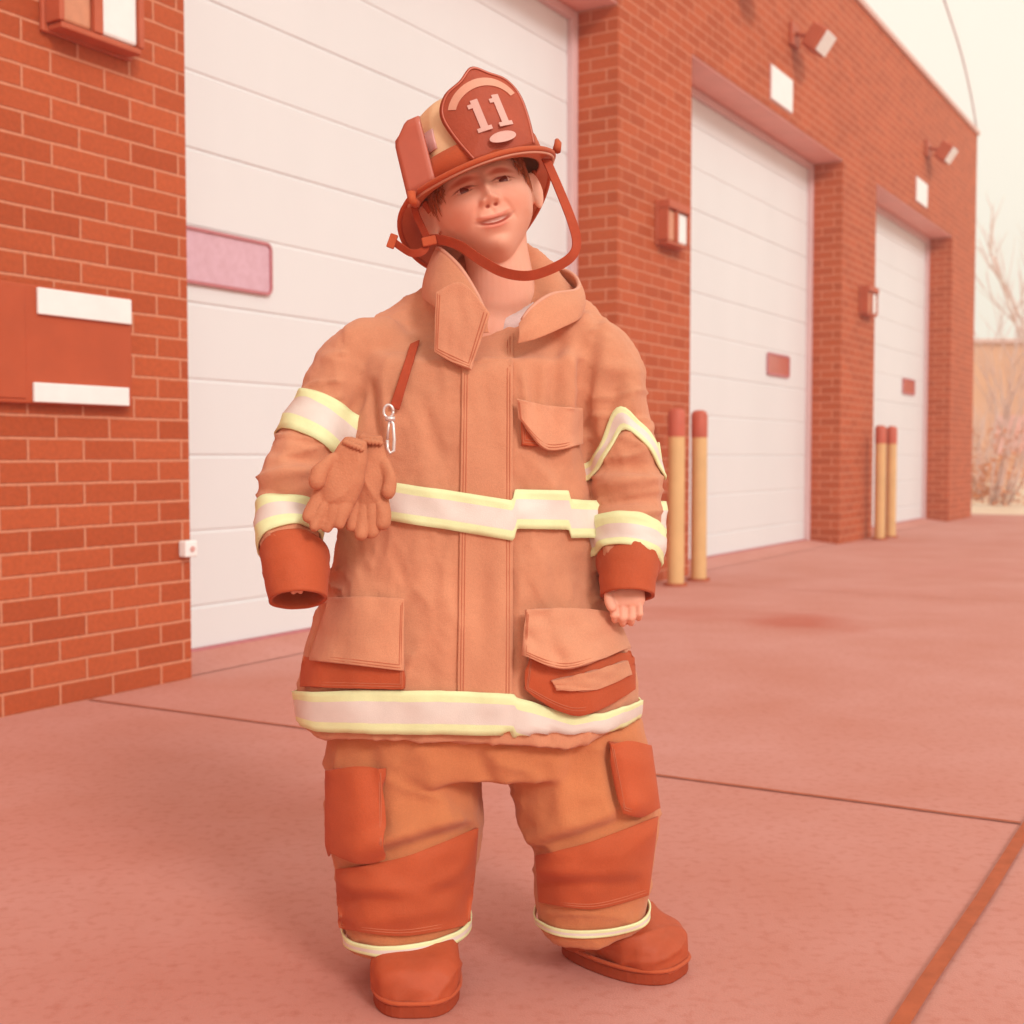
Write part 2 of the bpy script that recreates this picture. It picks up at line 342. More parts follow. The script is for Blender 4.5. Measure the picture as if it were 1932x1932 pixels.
for a, b in OPEN:
    tag(mesh_obj('threshold', [B(a+.001,.03,.003),B(b-.001,.03,.003),B(b-.001,REV+.09,.045),B(a+.001,REV+.09,.045)], [(0,1,2,3)], M['concrete']), kind='structure')
def garage_door(a, b, win):
    # panels as one sheet with pressed ribs every 0.3 m
    mb = MB(); z = .045; prof = []; step = .305; first = .21
    zs = [z]
    prof.append((z, 0))
    k = 0
    while first + k*step < ZT - .06:
        zc = first + k*step; dp = .007 if k % 2 == 0 else .005
        prof += [(zc-.009, 0), (zc-.004, dp), (zc+.003, dp), (zc+.009, 0)]; k += 1
    prof.append((ZT-.02, 0))
    v = []; f = []
    for i, (zz, d) in enumerate(prof):
        v += [B(a+.07, REV+.02+d, zz), B(b-.07, REV+.02+d, zz)]
        if i: f.append((2*i-2, 2*i-1, 2*i+1, 2*i))
    n0 = len(v); v += [B(a+.07, REV+.075, .03), B(b-.07, REV+.075, .03), B(b-.07, REV+.075, ZT-.02), B(a+.07, REV+.075, ZT-.02)]
    f.append((n0+3, n0+2, n0+1, n0)); f.append((0, n0, n0+1, 1))
    mb.add(v, f); d = mb.build('garage_door', M['door'], station)
    fr = MB(); bbox(fr, a+.001, a+.068, REV-.02, REV+.05, .0, ZT-.018); bbox(fr, b-.068, b-.001, REV-.02, REV+.05, .0, ZT-.018); bbox(fr, a+.0685, b-.0685, REV-.02, REV+.018, ZT-.07, ZT-.018)
    fr.build('track_frame', M['doorframe'], d, bev=.004)
    sb = MB(); bbox(sb, a+.07, b-.07, REV+.0, REV+.06, .02, .044); sb.build('bottom_seal', M['rubber'], d)
    s0, s1, z0, z1, mp, gx = win
    # rounded window: gasket ring and pane
    def rr(s0, s1, z0, z1, r, n=6):
        out = []
        for cs, cz, a0 in ((s1-r, z1-r, 0), (s0+r, z1-r, 90), (s0+r, z0+r, 180), (s1-r, z0+r, 270)):
            for i in range(n+1): t = R(a0+90*i/n); out.append((cs+r*math.cos(t), cz+r*math.sin(t)))
        return out
    o_ = rr(s0, s1, z0, z1, .035); g = gx; i_ = rr(s0+g, s1-g, z0+g, z1-g, max(.035-g, .008)); n = len(o_)
    v = [B(s, REV+.003, z) for s, z in o_] + [B(s, REV+.003, z) for s, z in i_] + [B(s, REV+.019, z) for s, z in o_] + [B(s, REV+.014, z) for s, z in i_]
    f = []
    for i in range(n):
        j = (i+1) % n; f += [(i, j, n+j, n+i), (i, 2*n+i, 2*n+j, j), (n+i, n+j, 3*n+j, 3*n+i)]
    w = mesh_obj('window_frame', v, f, M['rubber'], d)
    pn = mesh_obj('window_pane', [B(s, REV+.010, z) for s, z in i_], [tuple(range(n))], mp, d)
    return d
garage_door(3.33, 6.86, (3.43, 4.12, 1.505, 1.73, M['pane'], .013))
garage_door(7.98, 11.51, (10.37, 10.95, 1.515, 1.71, M['dkpane'], .02))
garage_door(12.65, 16.18, (15.04, 15.62, 1.55, 1.74, M['dkpane'], .02))

# ------------------------------------------------------------------ things on the wall
def lantern(s0, label):
    t = empty('wall_lantern', B(s0+.15, 0, 2.2), WROT); tag(t, label, 'lantern', 'wall lanterns beside the bay doors')
    m = MB(); bbox(m, s0-.03, s0+.34, -.02, -.002, 2.17, 2.45); m.build('back_plate', M['housing'], t, bev=.004)
    m = MB(); bbox(m, s0-.02, s0+.33, -.10, -.0205, 2.40, 2.45); bbox(m, s0-.01, s0+.32, -.085, -.0205, 2.175, 2.195)
    bbox(m, s0-.02, s0+.0, -.09, -.0205, 2.196, 2.399); bbox(m, s0+.12, s0+.155, -.09, -.0205, 2.196, 2.399); bbox(m, s0+.31, s0+.33, -.09, -.0205, 2.196, 2.399)
    m.build('housing', M['housing'], t, bev=.004)
    m = MB(); bbox(m, s0+.002, s0+.118, -.075, -.03, 2.2, 2.395); m.build('lens', M['lens_t'], t, bev=.01)
    m = MB(); bbox(m, s0+.157, s0+.308, -.08, -.03, 2.2, 2.395); m.build('lens', M['lens_w'], t, bev=.012)
    return t
lantern(2.73, 'rust brown wall lantern high on the nearest brick pillar, left of the first bay door')
lantern(7.42, 'rust brown wall lantern on the brick pillar just left of the second bay door')
lantern(12.1, 'small rust brown wall lantern on the brick pillar left of the farthest bay door')
def floodlight(s, z, label):
    t = empty('floodlight', B(s, 0, z), WROT); tag(t, label, 'floodlight', 'floodlights above the bay doors')
    m = MB(); bbox(m, s-.09, s+.09, -.03, -.002, z-.08, z+.1); m.build('mount', M['housing'], t, bev=.004)
    m = MB(); m.tube([B(s, -.03, z+.02), B(s+.02, -.12, z), B(s+.04, -.16, z-.03)], .02, 8); m.build('arm', M['housing'], t, True)
    rot = Matrix.Rotation(WROT, 3, 'Z') @ Matrix.Rotation(R(35), 3, 'X')
    c = B(s+.05, -.20, z-.04)
    m = MB(); m.box(c, (.13, .07, .10), 0, rot); m.build('head', M['housing'], t, bev=.02)
    m = MB(); m.box(c + rot @ Vector((0.0, -.077, 0)), (.115, .006, .085), 0, rot); m.build('lens', M['lens_w'], t, bev=.004)
floodlight(8.85, 4.33, 'floodlight cut by the top edge, left of the second bay number plate')
floodlight(10.05, 4.22, 'brown floodlight above and right of the plate over the second bay')
floodlight(14.75, 4.28, 'small brown floodlight over the farthest bay door near the roof corner')
def plate(s, z, h, label):
    t = empty('bay_plate', B(s, 0, z), WROT); tag(t, label, 'sign', 'blank plates over the bay doors')
    m = MB(); bbox(m, s-.25, s+.25, -.02, -.0085, z-h, z+h); m.build('plate', M['white'], t, bev=.004)
    m = MB(); bbox(m, s-.26, s+.26, -.008, -.0015, z-h-.01, z+h+.01); m.build('backing', M['lens_p'], t)
plate(9.77, 3.73, .13, 'square white plate on the brick over the second bay door')
plate(14.5, 3.76, .13, 'small white plate on the brick over the farthest bay door')
# brown board with two white strips on the nearest pillar
t = empty('wall_board', B(2.6, 0, .98), WROT); tag(t, 'dark brown board with two white strips on the nearest brick pillar', 'board')
m = MB(); bbox(m, 2.1, 3.035, -.035, -.002, .985, 1.36); m.build('board', M['plate'], t, bev=.006)
m = MB(); bbox(m, 2.645, 3.025, -.048, -.0355, 1.268, 1.352); m.build('strip', M['white'], t, bev=.003)
m = MB(); bbox(m, 2.625, 3.01, -.048, -.0355, .99, 1.052); m.build('strip', M['white'], t, bev=.003)
m = MB(); bbox(m, 2.14, 2.60, -.040, -.0355, 1.0, 1.35); m.build('panel', M['plate'], t, bev=.003)
# photo eye
t = empty('door_sensor', B(3.3, 0, .48), WROT); tag(t, 'small pale door sensor low on the edge of the nearest pillar', 'sensor')
m = MB(); bbox(m, 3.27, 3.329, -.04, -.002, .452, .512); m.build('case', M['white'], t, bev=.006)
m = MB(); m.tube([B(3.30, -.041, .482), B(3.30, -.046, .482)], .010, 12); m.build('lens', M['lens_p'], t)

# ------------------------------------------------------------------ bollards
def bollard(x, y, label):
    t = empty('bollard', (x, y, 0)); tag(t, label, 'bollard', 'bollards between the bay doors')
    m = MB(); m.tube([(x,y,-.01),(x,y,.94)], .052, 28); m.build('post', M['bollard'], t, True)
    m = MB(); m.tube([(x,y,.9405),(x,y,1.085),(x,y,1.108),(x,y,1.118)], [.054,.054,.044,.02], 28); m.build('cap', M['bollardtop'], t, True)
    m = MB(); m.tube([(x,y,.001),(x,y,.018)], .075, 28); m.build('base_ring', M['joint'], t, True)
    for o in t.children:
        md = o.modifiers.new('e', 'EDGE_SPLIT'); md.split_angle = R(50)
p = B(7.30, -.2, 0); bollard(p.x, p.y, 'yellow bollard with red cap standing before the brick pillar by the second bay door')
p = B(7.67, -.2, 0); bollard(p.x, p.y, 'yellow bollard with red cap standing out against the pale second bay door')
p = B(12.36, -.15, 0); bollard(p.x, p.y, 'thin yellow bollard with red cap, left one of the far pair')
p = B(12.74, -.16, 0); bollard(p.x, p.y, 'thin yellow bollard with red cap, right one of the far pair')

# ------------------------------------------------------------------ far background
fb = empty('far_building', (24, 46, 0)); tag(fb, 'long low tan building far behind the brick station corner', 'building')
m = MB(); m.box((30, 50, 2.45), (20, 4, 2.48)); m.build('wall', M['farwall'], fb)
m = MB(); m.box((30, 50, 5.0), (20.2, 4.2, .07)); m.build('roof', M['coping'], fb)
for i in range(6):
    m = MB(); m.box((14+i*4.6, 45.98, 1.6), (.9, .06, .7)); m.build('window', M['lintel'], fb)
pc = MB()
a = B(17.5, 0, 5.1); b_ = Vector((7.4, 14.0, 12.6)) 
pa = W(1842, 240, a.y); pb = W(1775, -20, a.y-3); pcable = [pa, W(1832, 180, a.y-.6), W(1812, 95, a.y-1.6), pb, W(1735, -150, a.y-5)]
pc.tube([tuple(p) for p in spline(pcable, 24)], .012, 6)
tag(pc.build('overhead_cable', M['cable'], None, True), 'thin overhead cable running up from the station roof corner', 'cable')
def branch(mb, p, d, ln, r, depth):
    pts = [p.copy()]; q = p.copy(); dd = d.copy(); n = 6
    for i in range(n):
        dd = (dd + Vector((random.uniform(-.12,.12), random.uniform(-.12,.12), random.uniform(-.03,.1)))).normalized()
        q = q + dd*ln/n; pts.append(q.copy())
        if depth > 0 and i >= 1 and random.random() < .75:
            sd_ = (dd + Vector((random.uniform(-.7,.7), random.uniform(-.7,.7), random.uniform(0,.5)))).normalized()
            branch(mb, q, sd_, ln*random.uniform(.35,.6), r*.55, depth-1)
    mb.tube(pts, [r*(1-.75*i/n) for i in range(n+1)], 5)
def bare_bush(px, Y, h, n, lean, label, seed):
    random.seed(seed); g = W(px, 900, Y); g.z = 0
    t = empty('bare_shrub', g); tag(t, label, 'shrub', 'shrubs past the corner of the station')
    mb = MB()
    for i in range(n):
        a = random.uniform(0, 2*math.pi); k = random.uniform(.05, .5)
        branch(mb, g + Vector((math.cos(a)*.15, math.sin(a)*.15, 0)), Vector((math.cos(a)*k+lean, math.sin(a)*k, 1)).normalized(), h*random.uniform(.6, 1), .022, 2)
    mb.build('branches', M['twig'], t, True)
    # dry leaves low down
    mb = MB()
    for i in range(700):
        a = random.uniform(0, 2*math.pi); rr = random.random()**.6*h*.28; z = random.random()**1.4*h*.38
        c = g + Vector((math.cos(a)*rr+lean*z, math.sin(a)*rr, z+.03)); s_ = random.uniform(.025,.055)
        x = Vector((random.uniform(-1,1), random.uniform(-1,1), random.uniform(-1,1))).normalized(); y = x.orthogonal().normalized()
        mb.add([c-x*s_, c+y*s_*.5, c+x*s_, c-y*s_*.5], [(0,1,2,3)])
    mb.build('leaves', M['shrub'], t)
bare_bush(1885, 21, 3.4, 14, .3, 'bare branching shrub with pale twigs beyond the pavement at the right edge', 3)
bare_bush(1852, 24, 1.7, 9, .1, 'low dry shrub close behind the far corner of the station', 5)
def tree(px, Y, h, label, seed):
    random.seed(seed); g = W(px, 900, Y); g.z = 0
    t = empty('bare_tree', g); tag(t, label, 'tree')
    mb = MB(); q = g.copy(); pts = [q.copy()]
    for i in range(8): q = q + Vector((random.uniform(-.1,.15), random.uniform(-.1,.1), h*.07)); pts.append(q.copy())
    mb.tube(pts, [.13*(1-.06*i) for i in range(9)], 8); mb.build('trunk', M['stem'], t, True)
    mb = MB()
    for i in range(5):
        a = random.uniform(0, 6.28); branch(mb, pts[4+i//2].copy(), Vector((math.cos(a)*.5, math.sin(a)*.5, 1)).normalized(), h*.45, .05, 2)
    mb.build('crown', M['twig'], t, True)
tree(1965, 30, 7.5, 'tall leafless tree with thin pale branches at the right edge', 11)

#PERSON
# ------------------------------------------------------------------ the child in turnout gear
YC = 1.97                                           # depth of the trunk
def ringpx(px, py, Y, rxp, ry, e=2.3, ax=(1,0,0), ay=(0,1,0)):
    c = W(px, py, Y); return (c, Vector(ax)*rxp*S(Y), Vector(ay)*ry, e)
def path_loft(mb, rows, n=40, sub=6, e=2.2, twist=None):   # rows: px, py, Y, r across in px, r in depth m
    P = spline([tuple(W(a,b,c)) + (d*S(c), r) for a, b, c, d, r in rows], (len(rows)-1)*sub+1)
    rings = []
    for i in range(len(P)):
        t = Vector(P[min(i+1,len(P)-1)][:3] - P[max(i-1,0)][:3]).normalized()
        x = t.cross(Vector((0,-1,0))).normalized(); y = x.cross(t).normalized()
        if x.x < 0: x = -x
        rings.append((Vector(P[i][:3]), x*P[i][3], y*P[i][4], e))
    ring_loft(mb, rings, n)
# ---- body: one continuous skin --------------------------------------------------
HC = W(908, 382, 1.965)                             # head centre
HR = Matrix.Rotation(R(-17.5), 3, 'Y') @ Matrix.Rotation(R(7), 3, 'Z') @ Matrix.Rotation(R(-7), 3, 'X')
HRn = np.array(HR)
HSX, HSZ = 1.01, .97                               # a child's rounder face
def g2(x, z, cx, cz, sx, sz): return np.exp(-((x-cx)/sx)**2 - ((z-cz)/sz)**2)
def sst(a, b, x): t = np.clip((x-a)/(b-a), 0, 1); return t*t*(3-2*t)
def head_shell():
    bm = bmesh.new(); bmesh.ops.create_icosphere(bm, subdivisions=7, radius=1)
    d = np.array([v.co[:] for v in bm.verts]); f = [tuple(v.index for v in fc.verts) for fc in bm.faces]; bm.free()
    x, y, z = d[:,0], d[:,1], d[:,2]
    # skull: wider behind, jaw narrowing to the chin
    X = x*.0755; Y = np.where(y < 0, y*.083, y*.098); Z = z*.110
    lo = np.clip(-Z/.110, 0, 1)
    jaw = 1 - .40*lo**1.6*np.clip(1.0 - y*.2, .6, 1.2)
    X = X*jaw*(1+.10*np.clip(1-np.abs(lo-.42)/.42, 0, 1))
    Y = np.where(y < 0, Y*(1+.04*lo), Y*(1-.42*lo**1.2))
    Y = np.where((y < 0), -((np.abs(Y)/.083)**.86)*.083, Y)
    Y = Y - .006*sst(.05, .11, -Z)
    fr = sst(.0, .03, -Y)
    ax = np.abs(X)
    o = np.zeros_like(X)                            # forward displacement (towards -y)
    o += .0035*g2(ax, Z, .026, .021, .02, .008)                     # brow
    o -= .0085*g2(ax, Z, .030, .001, .017, .0125)                   # socket
    o -= .004*g2(ax, Z, .012, .003, .006, .010)
    o += .0045*g2(ax, Z, .030, -.001, .0135, .0085)                 # eyeball under the lids
    o += .0115*g2(X, Z, 0, -.012, .0075, .015)                      # bridge
    o += .0130*g2(X, Z, 0, -.026, .0095, .0075)                     # tip
    o += .0085*g2(ax, Z, .0115, -.0300, .0052, .0052)               # wings
    o -= .0075*g2(ax, Z, .0062, -.0360, .0030, .0022)               # nostrils
    o -= .002*g2(ax, Z, .0175, -.030, .003, .006)
    o += .006*g2(ax, Z, .040, -.030, .020, .018)                    # cheek
    o -= .0028*np.exp(-((ax-(.021+(-.032-Z)*.42))/.0040)**2)*sst(-.066, -.050, Z)*sst(-.028, -.038, Z)   # smile fold
    smile = 9.0*ax**2
    o += .0032*g2(X, Z, 0, -.0575, .028, .014)                      # muzzle
    o += .0022*np.exp(-((Z+.0525-smile)/.0030)**2)*sst(.030, .016, ax)
    o += .0030*np.exp(-((Z+.0672-smile)/.0036)**2)*sst(.026, .012, ax)
    o -= .0062*np.exp(-((Z+.0595-smile)/.0030)**2)*sst(.030, .022, ax)
    o -= .0022*g2(X, Z, 0, -.044, .003, .005)
    o -= .003*g2(X, Z, 0, -.077, .016, .005)
    o += .007*g2(X, Z, 0, -.094, .016, .011)                        # chin
    # almond opening, squinting
    cz = .0005 + 6*(ax-.030)**2*-1
    hgt = .0029*np.sqrt(np.clip(1-((ax-.030)/.0128)**2, 0, 1))
    op = sst(1.25, .75, np.abs(Z-cz)/np.maximum(hgt, 1e-5))*(hgt > .0006)
    o += .0022*np.exp(-((Z-cz-hgt-.0015)/.0016)**2)*sst(.016, .011, np.abs(ax-.030))     # upper lid fold
    o += .0012*np.exp(-((Z-cz+hgt+.0015)/.0018)**2)*sst(.016, .011, np.abs(ax-.030))
    o -= .0048*op
    Y = Y - o*fr
    P = np.stack([X*HSX, Y, Z*HSZ], 1)
    return P, f
hp, hf = head_shell()
hw = hp @ HRn.T + np.array(HC)
body = MB(); body.add([tuple(p) for p in hw], hf)
def HL(x, y, z): return HC + HR @ Vector((x, y, z))
for sx in (-1, 1):                                  # ears
    rot = HR @ Matrix.Rotation(R(sx*-46), 3, 'Z') @ Matrix.Rotation(R(-8), 3, 'X')
    e = MB(); bm = bmesh.new(); bmesh.ops.create_icosphere(bm, subdivisions=5, radius=1); v = []
    for q in bm.verts:
        c = q.co; r2 = (c.y/1)**2+(c.z/1)**2
        w = .0060*c.x
        if c.x*sx > 0: w -= sx*.0075*math.exp(-((c.y+.1)/.5)**2-((c.z-.15)/.55)**2)
        p = Vector((w, c.y*.0175*(1-.25*(c.z < 0)*abs(c.z)), c.z*.0310)); v.append(HL(sx*.0865, -.002, -.006) + rot @ p)
    body.add(v, [tuple(x.index for x in fc.verts) for fc in bm.faces]); bm.free()
# neck and trunk
path_loft(body, [(930,420,1.985,62,.052),(935,470,1.985,60,.052),(945,530,1.985,62,.054),(945,590,1.99,76,.058),(925,650,1.99,118,.07),(900,760,1.99,150,.085),(890,950,1.99,145,.08),(890,1150,1.99,150,.085),(900,1330,1.99,165,.09),(900,1420,1.99,140,.08)], 36)
path_loft(body, [(820,1330,1.98,85,.075),(790,1500,1.97,75,.07),(775,1650,1.95,60,.055),(772,1800,1.95,48,.045),(772,1850,1.95,44,.042)], 28)
path_loft(body, [(985,1330,1.99,85,.075),(1050,1500,1.99,75,.07),(1105,1640,2.0,60,.055),(1120,1740,2.02,48,.045),(1125,1780,2.02,44,.042)], 28)
path_loft(body, [(760,680,1.985,50,.05),(640,740,1.96,48,.046),(580,860,1.92,42,.04),(560,960,1.87,38,.034),(560,1050,1.82,30,.024),(561,1085,1.805,28,.019)], 24)
path_loft(body, [(1060,650,1.985,50,.05),(1150,740,1.975,48,.046),(1180,880,1.95,42,.04),(1186,980,1.91,38,.034),(1186,1060,1.875,30,.024),(1185,1095,1.865,28,.019)], 24)
def hand(wx, wy, Y, sx, hs):                    # relaxed hand hanging, fingers curling to the palm; sx = side of the thumb
    path_loft(body, [(wx,wy-8,Y,26*hs,.017),(wx,wy+14*hs,Y-.004,33*hs,.0165),(wx+sx*2,wy+38*hs,Y-.01,38*hs,.0155),(wx+sx*2,wy+52*hs,Y-.012,34*hs,.013)], 24, e=2.6)
    k = S(Y)
    for i, (off, ln, r) in enumerate(((-27, .92, 8.3), (-10, 1.03, 8.8), (8, 1.0, 8.6), (24, .82, 7.6))):
        off *= hs; ln *= hs; r *= hs; fx = wx + off; y0 = wy + 46*hs - abs(off)*.12
        pts = [W(fx*.85+wx*.15, y0-14, Y-.010), W(fx, y0+14*ln, Y-.020), W(fx, y0+30*ln, Y-.024), W(fx-off*.05, y0+41*ln, Y-.016), W(fx-off*.1, y0+42*ln, Y-.002)]
        body.tube([tuple(p) for p in spline(pts, 16)], [r*k*(1-.02*j) for j in range(15)] + [r*k*.45], 14)
        sphere(body, pts[2], r*k*1.05, 12)
    tp = [W(wx+sx*20*hs, wy+8*hs, Y-.006), W(wx+sx*36*hs, wy+26*hs, Y-.016), W(wx+sx*36*hs, wy+46*hs, Y-.026), W(wx+sx*26*hs, wy+62*hs, Y-.030)]
    body.tube([tuple(p) for p in spline(tp, 14)], [9.5*k]*12 + [8*k, 4.5*k], 14)
hand(1184, 1094, 1.866, -1, .94)
hand(561, 1046, 1.812, 1, .80)
bme = voxel(body, .0019, 1, .35)
pv, pn = mesh_np(bme)
# head-local coordinates drive skin colour (lips, lashes, brows) and painted nostril and mouth shade
hl = (pv - np.array(HC)) @ HRn; hl[:,0] /= HSX; hl[:,2] /= HSZ
at = bme.attributes.new('face_pos', 'FLOAT_VECTOR', 'POINT'); at.data.foreach_set('vector', hl.astype(np.float32).ravel())
def skin_mat():
    m = mat('skin', L(244, 172, 140), .6, .3, scale=14, col2=L(240, 160, 126), bump=.10, bscale=420, detail=6)
    n = m.node_tree; p = n.nodes['Principled BSDF']; src = p.inputs['Base Color'].links[0].from_socket
    p.inputs['Subsurface Weight'].default_value = .15; p.inputs['Subsurface Radius'].default_value = (.01, .004, .002); p.inputs['Subsurface Scale'].default_value = .6
    a = n.nodes.new('ShaderNodeAttribute'); a.attribute_name = 'face_pos'
    sp = n.nodes.new('ShaderNodeSeparateXYZ'); n.links.new(a.outputs['Vector'], sp.inputs[0])
    def M2(op, i, j=None, k=None):
        q = n.nodes.new('ShaderNodeMath'); q.operation = op
        for t, w in enumerate((i, j, k)):
            if w is None: continue
            if isinstance(w, (int, float)): q.inputs[t].default_value = w
            else: n.links.new(w, q.inputs[t])
        return q.outputs[0]
    ax = M2('ABSOLUTE', sp.outputs[0]); z = sp.outputs[2]; front = M2('LESS_THAN', sp.outputs[1], -.045)
    def ell(cx, cz, rx, rz, soft=.4, curve=0.0):
        dx = M2('DIVIDE', M2('SUBTRACT', ax, cx), rx)
        zz = M2('SUBTRACT', z, cz)
        if curve: zz = M2('SUBTRACT', zz, M2('MULTIPLY', M2('MULTIPLY', M2('SUBTRACT', ax, cx), M2('SUBTRACT', ax, cx)), curve))
        dz = M2('DIVIDE', zz, rz)
        r = M2('SQRT', M2('ADD', M2('MULTIPLY', dx, dx), M2('MULTIPLY', dz, dz)))
        mr = n.nodes.new('ShaderNodeMapRange'); mr.interpolation_type = 'SMOOTHSTEP'; mr.inputs[1].default_value = 1-soft; mr.inputs[2].default_value = 1+soft; mr.inputs[3].default_value = 1; mr.inputs[4].default_value = 0
        n.links.new(r, mr.inputs[0]); return M2('MULTIPLY', mr.outputs[0], front)
    def over(src, fac, col, k=1.0):
        mi = n.nodes.new('ShaderNodeMix'); mi.data_type = 'RGBA'; mi.inputs[7].default_value = col
        n.links.new(M2('MULTIPLY', fac, k), mi.inputs[0]); n.links.new(src, mi.inputs[6]); return mi.outputs[2]
    src = over(src, ell(.038, -.034, .022, .018, .6), L(234, 140, 108), .5)       # cheeks
    src = over(src, ell(0, -.0532, .025, .0026, .4, 9), L(232, 132, 108), .7)    # lips
    src = over(src, ell(0, -.0662, .021, .0036, .4, 9), L(236, 132, 108), .7)
    src = over(src, ell(0, -.0600, .0265, .0046, .35, 9), L(168, 62, 42), .95)  # dark inside of the parted mouth painted in as colour
    src = over(src, ell(0, -.0580, .016, .0018, .4, 9), L(246, 196, 172), .85)      # mouth line
    src = over(src, ell(.029, .0145, .019, .0040, .6, -7), L(184, 80, 46), .9)   # brows
    src = over(src, ell(.030, .0042, .0160, .0018, .6, -9), L(140, 48, 30), 1.0)   # upper lashes
    src = over(src, ell(.030, -.0030, .0125, .0008, .7, 4), L(200, 96, 66), .6)    # lower lashes
    src = over(src, ell(.0062, -.0366, .0034, .0024, .5), L(176, 72, 50), .9)      # nostrils, their inner shade painted dark
    n.links.new(src, p.inputs['Base Color'])
    return m
M['skin'] = skin_mat()
person = finish('person', bme, M['skin'])
tag(person, 'smiling child with tilted head in oversized tan firefighter gear standing on the concrete', 'person')
for sx in (-1, 1):
    mb = MB(); c = HL(sx*.030*HSX, -.0600, .0003); sphere(mb, c, .0132, 20)
    e = mb.build('eye', [mat('eye_white', L(236, 176, 150), .4, .3, var=.05, scale=90)], person, True)
    mb = MB(); g = (HR @ Vector((.04 if sx < 0 else -.02, -1, .02))).normalized()
    q = g.to_track_quat('Z', 'Y').to_matrix(); v = [c + g*.01335]; n_ = 18
    for rr, h in ((.0045, .01310), (.0078, .0113)):
        for k in range(n_): a = 2*math.pi*k/n_; v.append(c + q @ Vector((rr*math.cos(a), rr*math.sin(a), h)))
    f = [(0, 1+k, 1+(k+1)%n_) for k in range(n_)] + [(1+k, 1+n_+k, 1+n_+(k+1)%n_, 1+(k+1)%n_) for k in range(n_)]
    mb.add(v, f); mb.build('iris', mat('iris', L(128, 46, 30), .2, .5, var=.2, scale=300), e, True)
# hair: cap of short strands under the helmet, sideburns in front of the ears
mb = MB(); rng = random.Random(4)
bm = bmesh.new(); bmesh.ops.create_icosphere(bm, subdivisions=5, radius=1); v = []
for q in bm.verts:
    c = q.co; nn = .0018*noise.noise(Vector((c.x*14, c.y*14, c.z*3)))
    v.append(HL(c.x*(.0800+nn), .006 + (c.y*(.085 if c.y < 0 else .100)), .022 + c.z*(.094 if c.z > 0 else .06)))
fs = [tuple(x.index for x in fc.verts) for fc in bm.faces]
keep = [f for f in fs if all(not (bm.verts[i].co.y < -.35 and bm.verts[i].co.z < .5) and bm.verts[i].co.z > -.75 for i in f)] if False else None
bm.verts.ensure_lookup_table()
keep = [f for f in fs if all(not (bm.verts[i].co.y < -.30 and bm.verts[i].co.z < .25) and bm.verts[i].co.z > -.8 for i in f)]
mb.add(v, keep); bm.free()
for sx in (-1, 1):
    for k in range(240):
        a = rng.uniform(-.062, .01); z0 = rng.uniform(.012, .05) ; ln = rng.uniform(.012, .035) if a > -.045 else rng.uniform(.006, .018)
        xx = .0785*math.sqrt(max(.05, 1-(a/.088)**2))
        p0 = HL(sx*(xx+.001), a, z0); p1 = HL(sx*(xx+.0035), a+rng.uniform(-.003,.004), z0-ln*.5); p2 = HL(sx*(xx+.0015), a+rng.uniform(-.004,.006), z0-ln)
        mb.tube([p0, p1, p2], [.0009, .0008, .0003], 4, caps=False)
for k in range(60):
    x0 = rng.uniform(-.05, .05); yy = -.083*math.sqrt(max(.1, 1-(x0/.08)**2)); z0 = rng.uniform(.046, .058); ln = rng.uniform(.004, .010)
    mb.tube([HL(x0, yy-.002, z0), HL(x0+rng.uniform(-.004,.004), yy-.0055, z0-ln*.5), HL(x0+rng.uniform(-.006,.006), yy-.0035, z0-ln)], [.0009, .0008, .0003], 4, caps=False)
mb.build('hair', M['hair'], person, True)
# undershirt ring showing in the collar opening
pts = []
mb = MB(); v = []; f = []; n_ = 60
for k in range(n_):
    a = 2*math.pi*k/n_; fr = max(0, -math.sin(a))
    for (rr, dz) in ((62, 6), (68, 18), (78, 50)):
        c = W(955 + rr*1.02*math.cos(a), 556 + dz + 34*fr**1.5 - 10*(1-fr), 1.985)
        v.append(c + Vector((0, math.sin(a)*rr*S(1.985)*.88, 0)))
for k in range(n_):
    j = (k+1) % n_
    for q in range(2): f.append((3*k+q, 3*j+q, 3*j+q+1, 3*k+q+1))
mb.add(v, f); o = mb.build('undershirt', M['shirt'], person, True); md = o.modifiers.new('s', 'SOLIDIFY'); md.thickness = .004

# ---- jacket ---------------------------------------------------------------------
TOR = [ # py, xl, xr, half depth
 (548,850,1050,.062),(575,815,1085,.072),(598,745,1125,.084),(625,690,1150,.094),(660,660,1150,.105),(720,652,1125,.118),(800,652,1108,.128),(900,650,1112,.134),(1000,640,1126,.138),(1090,630,1134,.142),(1180,598,1158,.150),(1250,576,1186,.156),(1320,562,1198,.160),(1400,574,1194,.158)]
tor = MB(); rings = []
ys = np.linspace(548, 1400, 46)
for y in ys:
    xl, xr, ry = interp(TOR, y, 1), interp(TOR, y, 2), interp(TOR, y, 3)
    c = W((xl+xr)/2, y, YC); w_ = min(max((y-600)/200, 0), 1); c.z += w_*(W((xl+xr)/2, y, YC-ry*.9).z - c.z)
    k = 1.45*max(0, (690-y)/142)**1.3                    # the neckline dips towards the throat
    rings.append((c, Vector((1,0,0))*(xr-xl)/2*S(YC), Vector((0,1,k))*ry, 2.5))
ring_loft(tor, rings, 72)
RS = [(780,665,1.975,50,.062),(700,672,1.97,66,.074),(655,715,1.96,68,.074),(628,780,1.945,66,.072),(588,840,1.92,64,.068),(556,900,1.895,64,.064),(546,960,1.87,58,.060),(546,1010,1.845,56,.057),(556,1058,1.82,56,.054)]
LS = [(1030,640,1.98,54,.064),(1100,656,1.98,68,.075),(1142,705,1.975,72,.076),(1158,765,1.965,62,.070),(1172,830,1.95,60,.068),(1182,900,1.935,64,.064),(1185,970,1.915,62,.060),(1187,1030,1.895,57,.056),(1186,1068,1.88,53,.053)]
path_loft(tor, RS, 40); path_loft(tor, LS, 40)
